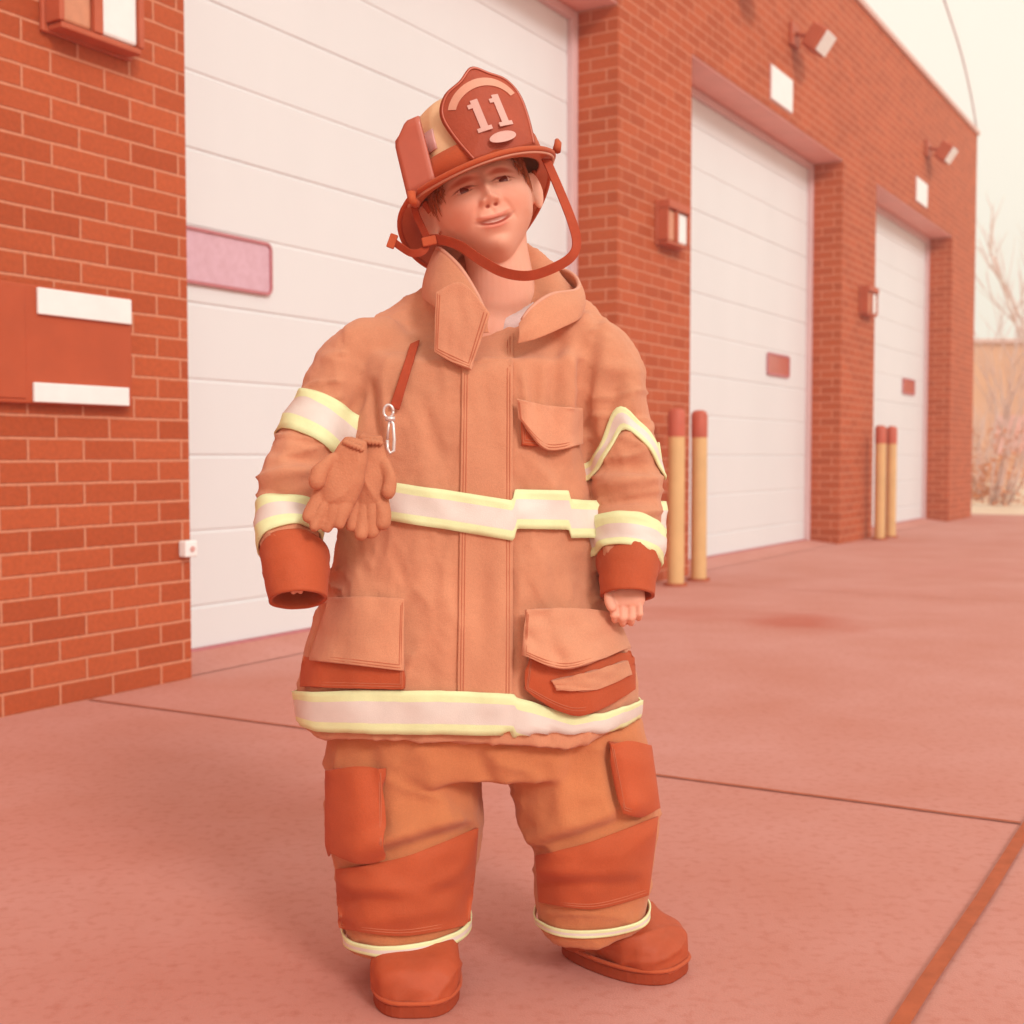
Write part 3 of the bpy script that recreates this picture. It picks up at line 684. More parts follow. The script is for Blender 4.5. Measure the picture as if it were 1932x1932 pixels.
jme = voxel(tor, .0052, 7, .5)
v, n_ = mesh_np(jme)
px, py = proj(v)
front = np.clip(-n_[:,1]*1.6+.25, 0, 1)
FOLDS = [ # x1,y1,x2,y2,width px,amount m (front view measured on the cloth)
 (1050,640,1038,870,13,-.006),(1072,650,1068,860,14,.005),(1095,620,1100,900,16,-.010),(1085,640,1085,800,10,.004),
 (1130,600,1100,720,14,-.006),(1150,640,1112,790,14,.005),(1168,700,1130,850,14,-.006),(1200,690,1180,790,16,.007),
 (700,720,712,850,9,-.009),(725,700,735,840,10,.005),(660,790,690,730,10,-.005),(640,760,640,700,14,.004),
 (985,700,1000,820,10,.004),(1010,690,1006,800,9,-.004),(905,720,940,880,14,-.004),(890,700,930,850,12,.003),(800,760,830,880,16,-.004),
 (800,900,860,1000,18,.003),(1000,860,1060,950,16,.005),(960,880,1000,960,14,-.004),
 (505,850,600,872,13,-.007),(500,905,600,885,12,.008),(498,925,585,945,11,-.007),(520,860,560,850,14,.005),
 (1125,880,1235,880,13,-.007),(1130,915,1240,905,12,.007),(1128,945,1245,938,10,-.007),(1130,970,1240,965,11,.005),
 (1120,850,1185,790,14,-.008),(1205,790,1190,800,16,-.006),
 (660,1040,700,1250,24,.006),(760,1020,770,1280,22,-.005),(850,1030,845,1290,26,.006),(905,1010,915,1290,20,-.005),(965,1010,968,1290,9,-.006),
 (1010,1020,1030,1140,20,.005),(1080,1010,1120,1160,22,-.005),(1130,1100,1175,1240,22,.007),(640,1080,600,1230,22,-.005),
 (760,640,800,560,14,-.004),(700,620,780,590,14,.003),(640,640,700,600,20,.003)]
dz = np.zeros(len(v))
for x1,y1,x2,y2,w,a in FOLDS:
    dx, dy = x2-x1, y2-y1; t = np.clip(((px-x1)*dx+(py-y1)*dy)/(dx*dx+dy*dy), 0, 1)
    d2 = (px-x1-t*dx)**2+(py-y1-t*dy)**2
    dz += a*np.exp(-d2/(w*w))*np.sin(np.pi*np.clip(t*.8+.1, 0, 1))
for i in range(len(v)):
    p = v[i]
    low = .5+.8*max(0, min(1, (py[i]-900)/400))
    arm = 1.0 if (px[i] < 650 or px[i] > 1118) and py[i] < 1150 else 0.0
    rd = (1-abs(2*fbm(p, 16-10*arm, 16-10*arm, 7+26*arm, 31)))**4; r2 = (1-abs(2*fbm(p, 30, 30, 16+20*arm, 51)))**5
    dz[i] = 1.55*dz[i]*front[i] + (.0035+.0035*arm)*rd*(.6+.4*low) + .0016*r2 + .0085*low*fbm(p, 13, 13, 4, 3) + .0032*fbm(p, 26, 26, 17, 9) + .0012*fbm(p, 75, 75, 60, 5)
v = v + n_*dz[:,None]
# the wind-lifted hem on the right front
lift = np.interp(px, [940,985,1070,1140,1200,1240], [0,.004,.013,-.008,-.038,-.05])*sst(1200, 1330, py)*front
v[:,2] -= lift
set_co(jme, v)
jacket = finish('jacket', jme, M['tan'], person)
JB = bvh_of(jme)
def cast(px, py, bvh=None, skip=0.0):
    d = Vector(ray(px, py)).normalized(); h = (bvh or JB).ray_cast(Vector((0,0,CH)) + d*skip, d)
    return h
def patch(name, top, bot, m, off, mt, parent, thick=.004, bvh=None, bulge=0, nu=34, nv=None, ripple=0, fall=None, stitch=True):
    """A sewn-on cloth piece: its top and bottom edges as measured, laid over the garment's own surface."""
    tp, bt = spline(top, nu) if len(top) > 2 else np.linspace(top[0], top[1], nu), spline(bot, nu) if len(bot) > 2 else np.linspace(bot[0], bot[1], nu)
    nv = nv or m; G_ = np.zeros((nv, nu, 3)); last = 1.85; dep = np.zeros((nv, nu))
    for i in range(nv):
        for j in range(nu):
            q = tp[j]*(1-i/(nv-1)) + bt[j]*(i/(nv-1)); h = cast(q[0], q[1], bvh)
            dep[i,j] = h[0].y if h[0] is not None and h[0].y < 2.1 else np.nan
    med = np.nanmedian(dep); dep = np.where(np.abs(dep-med) > .085, np.nan, dep)
    for i in range(nv):                             # beyond the garment's edge keep the depth of the nearest cloth
        ok = np.where(~np.isnan(dep[i]))[0]
        dep[i] = med if len(ok) == 0 else dep[i][ok[np.abs(np.arange(nu)[:,None]-ok[None,:]).argmin(1)]]
    if fall is not None: dep = np.minimum(dep, fall)
    for _ in range(3):
        d2 = dep.copy(); d2[1:-1,1:-1] = (dep[1:-1,1:-1]*2+dep[:-2,1:-1]+dep[2:,1:-1]+dep[1:-1,:-2]+dep[1:-1,2:])/6; dep = d2
    v = []
    for i in range(nv):
        for j in range(nu):
            q = tp[j]*(1-i/(nv-1)) + bt[j]*(i/(nv-1)); a, b = i/(nv-1), j/(nu-1)
            ex = off + thick/2 + (bulge*math.sin(math.pi*a)**.7*math.sin(math.pi*b)**.6 if bulge > 0 else 0)
            if bulge < 0: ex += -bulge*a**1.3*math.sin(math.pi*min(max(b, 0), 1))**.5
            if ripple: ex += ripple*noise.noise(Vector((b*5, a*3, len(name)*3.1)))
            v.append(W(q[0], q[1], dep[i,j]-ex))
    f = [(i*nu+j, (i+1)*nu+j, (i+1)*nu+j+1, i*nu+j+1) for i in range(nv-1) for j in range(nu-1)]
    if stitch:
        T_ = MB()
        for ins in (.0045, .0085):
            def PT(i, j): return Vector(v[min(max(int(round(i)), 0), nv-1)*nu + min(max(int(round(j)), 0), nu-1)])
            def at2(a, b):
                i, j = a*(nv-1), b*(nu-1); i0, j0 = min(int(i), nv-2), min(int(j), nu-2); u_, w_ = i-i0, j-j0
                g = lambda p, q: Vector(v[p*nu+q])
                return (g(i0,j0)*(1-w_)+g(i0,j0+1)*w_)*(1-u_) + (g(i0+1,j0)*(1-w_)+g(i0+1,j0+1)*w_)*u_
            hgt = max((at2(1,.5)-at2(0,.5)).length, .01); wid = max((at2(.5,1)-at2(.5,0)).length, .01)
            ea, eb = min(ins/hgt, .4), min(ins/wid, .4); loop = []
            for k in range(40): loop.append(at2(ea+(1-2*ea)*k/40, eb))
            for k in range(40): loop.append(at2(1-ea, eb+(1-2*eb)*k/40))
            for k in range(41): loop.append(at2(1-ea-(1-2*ea)*k/40, 1-eb))
            T_.tube([p + Vector((0, -thick/2-.0002, 0)) for p in loop], .00075, 5)
        T_.build('stitching', M['thread'], parent, True)
    o = mesh_obj(name, v, f, mt, parent, True)
    md = o.modifiers.new('thickness', 'SOLIDIFY'); md.thickness = thick; md.offset = 0; md.use_even_offset = False
    b = o.modifiers.new('soft', 'BEVEL'); b.width = min(.0012, thick*.3); b.segments = 2; b.limit_method = 'ANGLE'; b.angle_limit = R(50)
    return o
def ring_band(name, cpath, ypath, hw, parent, bvh, back_y, axis_y=YC, x_c=880, nrow=9, off=.0075, n=300):
    """Reflective trim sewn right round the trunk: rays go out from the trunk's axis, so the band lies on the cloth."""
    xs = [q[0] for q in ypath]; yy = [q[1] for q in ypath]; hh = [q[2] for q in ypath]
    c0 = W(x_c, np.mean(yy), axis_y); rows = []
    for k in range(n):
        a = 2*math.pi*k/n; d = Vector((math.cos(a), math.sin(a), 0)); z = c0.z; half = hw
        w = 1.0 if math.sin(a) < 0 else 0.0
        for it in range(3):
            h = bvh.ray_cast(Vector((c0.x, c0.y, z)), d)
            if h[0] is None: break
            X, Y_ = proj(np.array(h[0]))
            yt = float(np.interp(X, xs, yy)); half = float(np.interp(X, xs, hh))*S(h[0].y)
            tgt = W(X, yt, h[0].y).z
            if w < 1: tgt = W(x_c, float(np.interp(X, xs, yy)), axis_y).z
            z = tgt
        rows.append((a, d, z, half))
    V = []; 
    for k, (a, d, z, half) in enumerate(rows):
        for r in range(nrow):
            zz = z + half*(1-2*r/(nrow-1))
            h = bvh.ray_cast(Vector((c0.x, c0.y, zz)), d); p = h[0] if h[0] is not None else Vector((c0.x, c0.y, zz))+d*.15
            V.append([p.x + d.x*off, p.y + d.y*off, p.z])
    V = np.array(V).reshape(n, nrow, 3)
    W_ = V.copy()                                   # smooth the radius only, so the steps at the seams stay
    for _ in range(14): W_ = (W_*2 + np.roll(W_, 1, 0) + np.roll(W_, -1, 0))/4
    V[:,:,:2] = W_[:,:,:2]
    V += np.array([[d.x, d.y, 0] for _, d, _, _ in rows])[:, None, :]*.0016
    f = []; mi = []
    for k in range(n):
        j = (k+1) % n
        for r in range(nrow-1): f.append((k*nrow+r, k*nrow+r+1, j*nrow+r+1, j*nrow+r)); mi.append(1 if 2 <= r < nrow-3 else 0)
    o = mesh_obj(name, V.reshape(-1, 3), f, [M['bandy'], M['bands']], parent, True, mi)
    md = o.modifiers.new('t', 'SOLIDIFY'); md.thickness = .0025; md.offset = 0
    return o
ring_band('reflective_band', None, [(620,930,34),(700,938,35),(745,946,36),(850,962,37),(964,982,38),(970,960,37),(1062,962,37),(1066,978,37),(1130,980,34)], .03, jacket, JB, 0)
ring_band('reflective_band', None, [(545,1330,28),(600,1342,38),(700,1342,42),(860,1343,42),(964,1347,40),(970,1358,44),(1000,1366,44),(1070,1384,36),(1130,1370,26),(1200,1338,18)], .035, jacket, JB, 0)
def sleeve_band(rows, t0, t1, tilt, parent, bvh, vshape=0, n=70, nrow=8, off=.0035, tilt2=0):
    P = spline([tuple(W(a,b,c)) for a, b, c, d, r in rows], 200); V = []
    for k in range(n):
        a = 2*math.pi*k/n
        for r in range(nrow):
            t = t0 + (t1-t0)*r/(nrow-1) + tilt*math.cos(a) + tilt2*math.sin(a) + vshape*(-abs(math.cos(a)) + .5)*(1 if math.sin(a) < 0 else .3)
            i = min(max(int(t*199), 1), 198); c = Vector(P[i]); tg = Vector(P[i+1]-P[i-1]).normalized()
            x = tg.cross(Vector((0,-1,0))).normalized(); x = -x if x.x < 0 else x; y = x.cross(tg).normalized(); y = -y if y.y < 0 else y
            d = (x*math.cos(a) + y*math.sin(a)).normalized()
            h = bvh.ray_cast(c, d); 
            rad = min(h[3] if h[0] is not None else .06, .075)
            V.append(np.array(c + d*(rad+off)))
    V = np.array(V).reshape(n, nrow, 3)
    for _ in range(2): V = (V*2 + np.roll(V, 1, 0) + np.roll(V, -1, 0))/4
    f = []; mi = []
    for k in range(n):
        j = (k+1) % n
        for r in range(nrow-1): f.append((k*nrow+r, k*nrow+r+1, j*nrow+r+1, j*nrow+r)); mi.append(1 if 2 <= r < nrow-3 else 0)
    o = mesh_obj('reflective_band', V.reshape(-1, 3), f, [M['bandy'], M['bands']], parent, True, mi)
    md = o.modifiers.new('t', 'SOLIDIFY'); md.thickness = .003; md.offset = 0
    return o
sleeve_band(RS, .375, .525, 0.0, jacket, JB, tilt2=-.01)
sleeve_band(RS, .765, .925, 0.0, jacket, JB)
sleeve_band(LS, .50, .575, .0, jacket, JB, vshape=-.16)
sleeve_band(LS, .80, .955, .02, jacket, JB, tilt2=.0)
# cuffs: dark leather, open at the end
def cuff(rows, label=None):
    P = spline([tuple(W(a,b,c)) + (d*S(c), r) for a, b, c, d, r in rows], 14); n = 40; V = []; f = []
    for i in range(14):
        t = Vector(P[min(i+1,13)][:3]-P[max(i-1,0)][:3]).normalized(); x = t.cross(Vector((0,-1,0))).normalized(); x = -x if x.x < 0 else x; y = x.cross(t).normalized()
        for k in range(n):
            a = 2*math.pi*k/n; w = 1 + .04*noise.noise(Vector((math.cos(a)*2, math.sin(a)*2, i*.5)))
            V.append(Vector(P[i][:3]) + (x*math.cos(a)*P[i][3] + y*math.sin(a)*P[i][4])*w)
        if i:
            for k in range(n): f.append(((i-1)*n+k, (i-1)*n+(k+1)%n, i*n+(k+1)%n, i*n+k))
    o = mesh_obj('cuff', V, f, M['dark'], jacket, True); md = o.modifiers.new('t', 'SOLIDIFY'); md.thickness = .005; md.offset = 0; return o
cuff([(556,1046,1.828,61,.060),(558,1072,1.812,59,.056),(560,1100,1.80,56,.050),(562,1132,1.79,51,.045)])
cuff([(1186,1060,1.885,59,.060),(1185,1074,1.875,54,.053),(1184,1096,1.866,51,.047),(1184,1124,1.858,48,.042)])
# storm flap, pockets
patch('storm_flap', [(872,650),(968,628)], [(862,1372),(966,1378)], 70, .0005, M['tan'], jacket, .005, nu=16)
patch('pocket', [(984,785),(1010,790),(1042,800)], [(984,840),(1010,842),(1040,838)], 12, .002, M['dark'], jacket, .010, nu=14)
patch('pocket_flap', [(975,752),(1030,765),(1098,770)], [(980,790),(1030,848),(1098,838)], 16, .012, M['tan2'], jacket, .005, bulge=-.006, nu=26)
patch('pocket', [(576,1240),(660,1244),(762,1250)], [(572,1296),(660,1298),(762,1300)], 10, .003, M['dark'], jacket, .012, nu=26)  # dark colour stands in for the shade below the flap
patch('pocket_flap', [(622,1128),(690,1126),(762,1130)], [(584,1246),(660,1254),(760,1266)], 20, .012, M['tan'], jacket, .006, bulge=-.012, nu=28, ripple=.003)
patch('pocket', [(1000,1236),(1080,1240),(1190,1232)], [(990,1300),(1090,1345),(1192,1300)], 20, .005, M['dark'], jacket, .014, nu=34, bulge=.01)  # recess shade under the flap put into the pocket's colour
patch('pocket_flap', [(992,1150),(1080,1148),(1160,1156)], [(988,1236),(1070,1262),(1188,1222)], 24, .022, M['tan2'], jacket, .006, bulge=-.022, nu=36, ripple=.006)
patch('pocket_trim', [(1040,1284),(1110,1268),(1182,1246)], [(1050,1300),(1120,1302),(1190,1272)], 8, .03, M['tan'], jacket, .006, nu=24, ripple=.004, stitch=False)
# collar: stands round the neck, opens at the throat
CT = [(920,602,1.866),(900,556,1.872),(868,505,1.888),(836,474,1.925),(826,468,1.985),(850,468,2.04),(900,476,2.075),(960,488,2.085),(1020,500,2.07),(1070,512,2.03),(1090,530,1.985),(1086,548,1.93),(1040,556,1.885),(1004,580,1.866),(980,612,1.858)]
CB = [(922,628,1.856),(900,625,1.852),(850,600,1.868),(812,572,1.905),(800,560,1.975),(830,556,2.06),(890,552,2.09),(955,552,2.095),(1025,556,2.085),(1068,562,2.04),(1094,576,1.98),(1092,600,1.91),(1052,622,1.868),(1010,640,1.85),(976,648,1.848)]
def collar():
    n, m = 90, 10; tp = spline([tuple(W(*q)) for q in CT], n); bt = spline([tuple(W(*q)) for q in CB], n); cz = np.array(W(950, 560, YC)); V = []; f = []
    for i in range(n):
        for j in range(m):
            t = j/(m-1); p = tp[i]*(1-t) + bt[i]*t; o = p - cz; o[2] = 0; o /= np.linalg.norm(o)+1e-6
            V.append(p + o*(.006*math.sin(math.pi*t)) + o*.003*noise.noise(Vector((i*.12, t*2, 1))))
            if i and j: f.append(((i-1)*m+j-1, (i-1)*m+j, i*m+j, i*m+j-1))
    o = mesh_obj('collar', V, f, M['tan'], jacket, True); md = o.modifiers.new('t', 'SOLIDIFY'); md.thickness = .005; md.offset = 0
    b = o.modifiers.new('soft', 'BEVEL'); b.width = .0015; b.segments = 2; b.limit_method = 'ANGLE'; b.angle_limit = R(50)
    mb = MB(); mb.tube([tuple(q) for q in tp[2:-2]], .0034, 8); mb.build('collar_piping', M['trim'], jacket, True)
collar()
patch('throat_tab', [(822,552),(872,534),(925,592)], [(820,664),(850,682),(888,697)], 26, .015, M['tan2'], jacket, .005, nu=24, ripple=.003, fall=1.862)
# strap with snap clip
patch('hang_strap', [(774,650),(792,642)], [(735,768),(753,774)], 20, .006, M['strap'], jacket, .004, nu=5, stitch=False)

# ---- trousers -------------------------------------------------------------------
tr = MB()
rings = [ringpx(885, y, YC, r, ry, 2.4) for y, r, ry in ((1240,230,.13),(1330,250,.135),(1400,272,.135),(1440,278,.13))]
ring_loft(tr, rings, 60)
TL = [(770,1380,1.965,142,.115),(766,1450,1.96,142,.115),(764,1530,1.955,146,.115),(768,1610,1.95,134,.108),(764,1690,1.945,120,.100),(770,1775,1.94,110,.092)]
TR_ = [(1075,1380,1.98,136,.115),(1092,1450,1.975,136,.115),(1112,1530,1.97,134,.113),(1118,1600,1.975,116,.104),(1116,1680,1.98,106,.098),(1120,1738,1.985,98,.090)]
path_loft(tr, TL, 40); path_loft(tr, TR_, 40)
tme = voxel(tr, .0055, 6, .5)
v, n_ = mesh_np(tme); px, py = proj(v); front = np.clip(-n_[:,1]*1.6+.25, 0, 1)
TF = [(700,1620,880,1568,15,-.008),(680,1600,860,1540,16,.007),(1010,1605,1210,1545,15,-.008),(1000,1585,1190,1520,16,.006),
 (640,1660,800,1690,16,.006),(660,1700,860,1680,14,-.006),(700,1735,850,1715,12,.005),(1020,1640,1190,1650,14,.005),(1030,1670,1200,1660,12,-.006),
 (905,1430,950,1540,14,-.006),(800,1420,830,1540,22,.005),(700,1420,720,1560,18,-.005),(1050,1420,1060,1540,20,.005),(1150,1420,1170,1530,14,-.007)]
dz = np.zeros(len(v))
for x1,y1,x2,y2,w,a in TF:
    dx, dy = x2-x1, y2-y1; t = np.clip(((px-x1)*dx+(py-y1)*dy)/(dx*dx+dy*dy), 0, 1); d2 = (px-x1-t*dx)**2+(py-y1-t*dy)**2
    dz += a*np.exp(-d2/(w*w))
for i in range(len(v)):
    p = v[i]; dz[i] = 1.3*dz[i]*front[i] + .005*(1-abs(2*fbm(p, 8, 8, 17, 41)))**4 + .007*fbm(p, 12, 12, 9, 13) + .003*fbm(p, 25, 25, 28, 19) + .001*fbm(p, 75, 75, 60, 5)
set_co(tme, v + n_*dz[:,None])
trousers = finish('trousers', tme, M['pants'], person)
TB = bvh_of(tme)
def tp_(name, top, bot, m, off, mt, **k): return patch(name, top, bot, m, off, mt, trousers, bvh=TB, **k)
tp_('cargo_pocket', [(622,1452),(670,1448),(722,1450)], [(622,1606),(676,1622),(724,1618)], 26, .004, M['dark'], thick=.016, nu=18, bulge=.006)
tp_('cargo_pocket', [(1150,1402),(1185,1400),(1222,1408)], [(1176,1530),(1205,1536),(1238,1524)], 22, .004, M['dark'], thick=.014, nu=14, bulge=.006)
tp_('knee_patch', [(636,1640),(760,1618),(900,1562)], [(640,1750),(760,1764),(886,1744)], 28, .003, M['dark'], thick=.006, nu=38, bulge=.006, ripple=.004)
tp_('knee_patch', [(1012,1614),(1110,1590),(1240,1540)], [(1018,1702),(1120,1714),(1222,1688)], 24, .003, M['dark'], thick=.006, nu=36, bulge=.006, ripple=.004)
def leg_band(rows, t0, t1, tilt): 
    o = sleeve_band(rows, t0, t1, tilt, trousers, TB, n=80, nrow=8, off=.010)
    return o
sleeve_band.__defaults__
def leg_ring(rows, t0, t1, tilt):
    P = spline([tuple(W(a,b,c)) + (d*S(c), r) for a, b, c, d, r in rows], 200); n, nrow = 80, 7; V = []
    for k in range(n):
        a = 2*math.pi*k/n
        for r in range(nrow):
            t = t0 + (t1-t0)*r/(nrow-1) + tilt*math.cos(a); i = min(max(int(t*199), 1), 198); c = Vector(P[i][:3])
            d = Vector((math.cos(a), math.sin(a), 0)); h = TB.ray_cast(c, d); rad = min(h[3] if h[0] is not None else .095, .108)
            V.append(np.array(c + d*(rad+.006)))
    V = np.array(V).reshape(n, nrow, 3)
    for _ in range(2): V = (V*2 + np.roll(V, 1, 0) + np.roll(V, -1, 0))/4
    f = []; mi = []
    for k in range(n):
        j = (k+1) % n
        for r in range(nrow-1): f.append((k*nrow+r, k*nrow+r+1, j*nrow+r+1, j*nrow+r)); mi.append(1 if 2 <= r < nrow-3 else 0)
    o = mesh_obj('reflective_band', V.reshape(-1, 3), f, [M['bandy'], M['bands']], trousers, True, mi)
    md = o.modifiers.new('t', 'SOLIDIFY'); md.thickness = .003; md.offset = 0
leg_ring(TL, .90, .945, -.018); leg_ring(TR_, .89, .935, -.022)

# ---- boots ----------------------------------------------------------------------
def boot(ankle, heel, toe, rtop, label=None):
    """ankle: top centre of the shaft, heel/toe: ground points along the sole."""
    t = (toe-heel); ln = t.length; t.normalize(); s = Vector((-t.y, t.x, 0)); up = Vector((0,0,1)); b = MB()
    c = heel + t*.055
    rg = []
    for k, (h, r1, r2) in enumerate(((.0,.056,.060),(.05,.058,.062),(.10,.060,.060),(.16,.067,.068),(.22,.076,.074))):
        w = h/.22; cc = (c.lerp(ankle, w)); cc = Vector((cc.x, cc.y, .02+h)); rg.append((cc, s*r1, t*r2, 2.2))
    ring_loft(b, rg, 32)
    rg = []
    for u, w, h in ((.00,.032,.03),(.05,.048,.046),(.2,.054,.052),(.4,.058,.056),(.55,.063,.048),(.70,.067,.040),(.84,.064,.035),(.94,.052,.029),(1.0,.028,.018)):
        cc = heel + t*(ln*u); hz = .008 + h; rg.append((Vector((cc.x, cc.y, hz)), s*w, up*h, 3.0))
    ring_loft(b, rg, 32)
    me = voxel(b, .004, 5, .5); v, n_ = mesh_np(me)
    for i in range(len(v)): v[i] += n_[i]*(.004*(1-abs(2*fbm(v[i], 9, 9, 26, 61)))**4 + .002*fbm(v[i], 30, 30, 40, 2) + .0015*fbm(v[i], 12, 12, 60, 8))
    v[:,2] = np.maximum(v[:,2], .014); set_co(me, v)
    o = finish('boot', me, M['boot'], person)
    mb = MB(); vv = []; n = 40
    for z in (.0, .020):
        for k in range(n):
            a = 2*math.pi*k/n; u = (1-math.cos(a))/2*1.0; wd_ = .0655*(.80+.35*u if u < .75 else 1.06)*abs(math.sin(a))**.62*(1 if math.sin(a) > 0 else -1)
            p = heel + t*(ln*(u*1.03-.012)) + s*wd_; vv.append(Vector((p.x, p.y, z)))
    f = [tuple(range(n)), tuple(range(2*n-1, n-1, -1))] + [(k, k+n, (k+1)%n+n, (k+1)%n) for k in range(n)]
    mb.add(vv, f); mb.build('sole', M['sole'], o, bev=.003)
    mb = MB(); wl = [p + (p - (heel+toe)/2)*.012 + Vector((0,0,.003)) for p in vv[n:]]; mb.tube(wl + [wl[0]], .0035, 6); mb.build('welt', M['dark'], o, True)
Gp = lambda x, y: Vector(((lambda d: (_C + d*(-CH/d[2])))(ray(x, y))))
a1 = W(772, 1770, 1.94); boot(a1, Vector((-.150, 2.01, 0)), Vector((-.142, 1.795, 0)), .06)
a2 = W(1122, 1742, 1.99); boot(a2, Vector((.095, 2.06, 0)), Vector((.262, 1.935, 0)), .06)

# ---- helmet ---------------------------------------------------------------------
KR = Matrix.Rotation(R(-18.5), 3, 'Y') @ Matrix.Rotation(R(15), 3, 'Z') @ Matrix.Rotation(R(-3), 3, 'X')
KC = W(904, 349, 1.968)
def K(x, y, z): return KC + KR @ Vector((x, y, z))
helmet = empty('helmet', KC); helmet.rotation_euler = (0,0,0); par(helmet, person)
# crown: ribbed dome
mb = MB(); vv = []; n, m = 96, 24
for i in range(m+1):
    t = i/m*math.pi/2
    for k in range(n):
        a = 2*math.pi*k/n; rib = 1 + .028*abs(math.cos(a*4))**10*math.cos(t)**.4 - .008*abs(math.sin(a*4))
        rr = math.cos(t)**.72
        rx, ry = .101*rr*rib, (.122 if math.sin(a) < 0 else .128)*rr*rib
        vv.append(K(rx*math.cos(a), .006+ry*math.sin(a),   .004+.134*math.sin(t)**.95))
f = [(i*n+k, i*n+(k+1)%n, (i+1)*n+(k+1)%n, (i+1)*n+k) for i in range(m) for k in range(n)]
mb.add(vv, f); o = mb.build('crown', M['crown'], helmet, True)
# brim: narrow in front, long duckbill behind that droops
def brim_pt(a, q):                                  # q 0 inner .. 1 outer
    c, s = math.cos(a), math.sin(a)
    ox, oy = .121*c*(1+.12*max(s,0)*(1-max(s,0))*4), (.150*s if s < 0 else .195*s)
    ix, iy = .097*c, .118*s
    x, y = ix+(ox-ix)*q, iy+(oy-iy)*q
    z = -.002 - .006*q + .006*q*q*(abs(c)**3) - (.078*q**1.15*s**1.3 if s > 0 else -.004*q*s*s)
    z += .0035*q*(c**6)
    return K(x, .006+y, z)
mb = MB(); vv = []; n, m = 120, 9
for k in range(n):
    for j in range(m): vv.append(brim_pt(2*math.pi*k/n, j/(m-1)))
f = [(k*m+j, ((k+1)%n)*m+j, ((k+1)%n)*m+j+1, k*m+j+1) for k in range(n) for j in range(m-1)]
mb.add(vv, f); o = mb.build('brim', M['brim'], helmet, True); md = o.modifiers.new('t', 'SOLIDIFY'); md.thickness = .004; md.offset = 0
mb = MB(); pts = [brim_pt(2*math.pi*k/120, 1.0) for k in range(121)]; mb.tube(pts, .0042, 8); mb.build('edge_trim', M['dark'], helmet, True)
mb = MB(); pts = [brim_pt(math.pi*(1.02+.96*k/60), .93) - KR @ Vector((0,0,.0045)) for k in range(61)]; mb.tube(pts, .0022, 6); mb.build('rim_piping', M['trim'], helmet, True)
# goggle strap round the base of the crown
def band(name, z0, z1, g, mt, n=96, a0=0, a1=2*math.pi):
    vv = []; 
    for k in range(n+1):
        a = a0+(a1-a0)*k/n
        for z in (z0, (z0+z1)/2, z1):
            t = math.asin(min(1, max(0, (z-.004)/.134)))**1.0; rr = math.cos(t)**.72
            vv.append(K((.101*rr+g)*math.cos(a), .006+((.122 if math.sin(a) < 0 else .128)*rr+g)*math.sin(a), z))
    f = [(3*k+q, 3*k+3+q, 3*k+4+q, 3*k+1+q) for k in range(n) for q in range(2)]
    o = mesh_obj(name, vv, f, mt, helmet, True); md = o.modifiers.new('t', 'SOLIDIFY'); md.thickness = .004; md.offset = 0; return o
band('goggle_strap', .004, .036, .006, M['dark'])
# reflective tabs on the crown side
for a in (200, 222, 320, 342, 40, 130):
    band('crown_tab', .046, .078, .004, M['lens_p'] if a == 222 else M['trim'], 8, R(a-5), R(a+5))
# front shield
def shield():
    out = [(-.048,-.006),(-.060,.040),(-.064,.080),(-.050,.106),(-.024,.118),(0,.134),(.024,.120),(.050,.106),(.064,.080),(.062,.040),(.052,-.006)]
    P = spline([(a, b, 0) for a, b in out], 60); n = len(P)
    def SP(x, z, o): return K(x+.012, -.134 + .75*x*x/.12 + .16*z - o, .008 + z*.98)
    vv = []; f = []
    rows = 10
    for i in range(n):
        for j in range(rows+1): q = j/rows; vv.append(SP(P[i][0]*q, .06+(P[i][1]-.06)*q, 0))
    for i in range(n-1):
        for j in range(rows): f.append((i*(rows+1)+j, (i+1)*(rows+1)+j, (i+1)*(rows+1)+j+1, i*(rows+1)+j+1))
    i = n-1
    for j in range(rows): f.append((i*(rows+1)+j, j, j+1, i*(rows+1)+j+1))
    o = mesh_obj('front_shield', vv, f, M['shield'], helmet, True); md = o.modifiers.new('t', 'SOLIDIFY'); md.thickness = .004; md.offset = 0
    def bar(mb, x0, x1, z0, z1, sk=0, o=.0032):
        b = len(mb.v); nx = 4
        for k in range(nx+1):
            x = x0+(x1-x0)*k/nx; mb.v += [SP(x, z0, o), SP(x+sk, z1, o)]
            if k: mb.f.append((b+2*k-2, b+2*k, b+2*k+1, b+2*k-1)); mb.m.append(0)
    for cx in (-.0155, .0175):
        mb = MB(); bar(mb, cx-.0065, cx+.0045, .036, .082); bar(mb, cx-.012, cx+.0095, .030, .0365, 0, .0034); bar(mb, cx-.0125, cx-.006, .070, .0765, .0, .0036)
        w = mb.build('numeral', M['letter'], o); md = w.modifiers.new('t', 'SOLIDIFY'); md.thickness = .0016; md.offset = 0
    mb = MB(); b = 0; vv = []                       # arched lettering band
    for k in range(25):
        a = R(158-136*k/24); vv += [SP(.047*math.cos(a), .064+.036*math.sin(a), .0030), SP(.047*1.22*math.cos(a), .064+.049*math.sin(a), .0030)]
    mb.add(vv, [(2*k, 2*k+2, 2*k+3, 2*k+1) for k in range(24)]); w = mb.build('arched_panel', M['trim'], o); md = w.modifiers.new('t', 'SOLIDIFY'); md.thickness = .0012; md.offset = 0
    mb = MB(); vv = []
    for k in range(24):
        a = 2*math.pi*k/24; vv.append(SP(.004+.021*math.cos(a), .014+.0085*math.sin(a), .0032))
    mb.add(vv, [tuple(range(24))]); w = mb.build('lower_panel', M['letter'], o); md = w.modifiers.new('t', 'SOLIDIFY'); md.thickness = .0012; md.offset = 0
    mb = MB(); mb.tube([SP(P[k][0]*.96, .06+(P[k][1]-.06)*.96, .003) for k in range(n)], .0014, 5); mb.build('stitching', M['visor'], o, True)
shield()
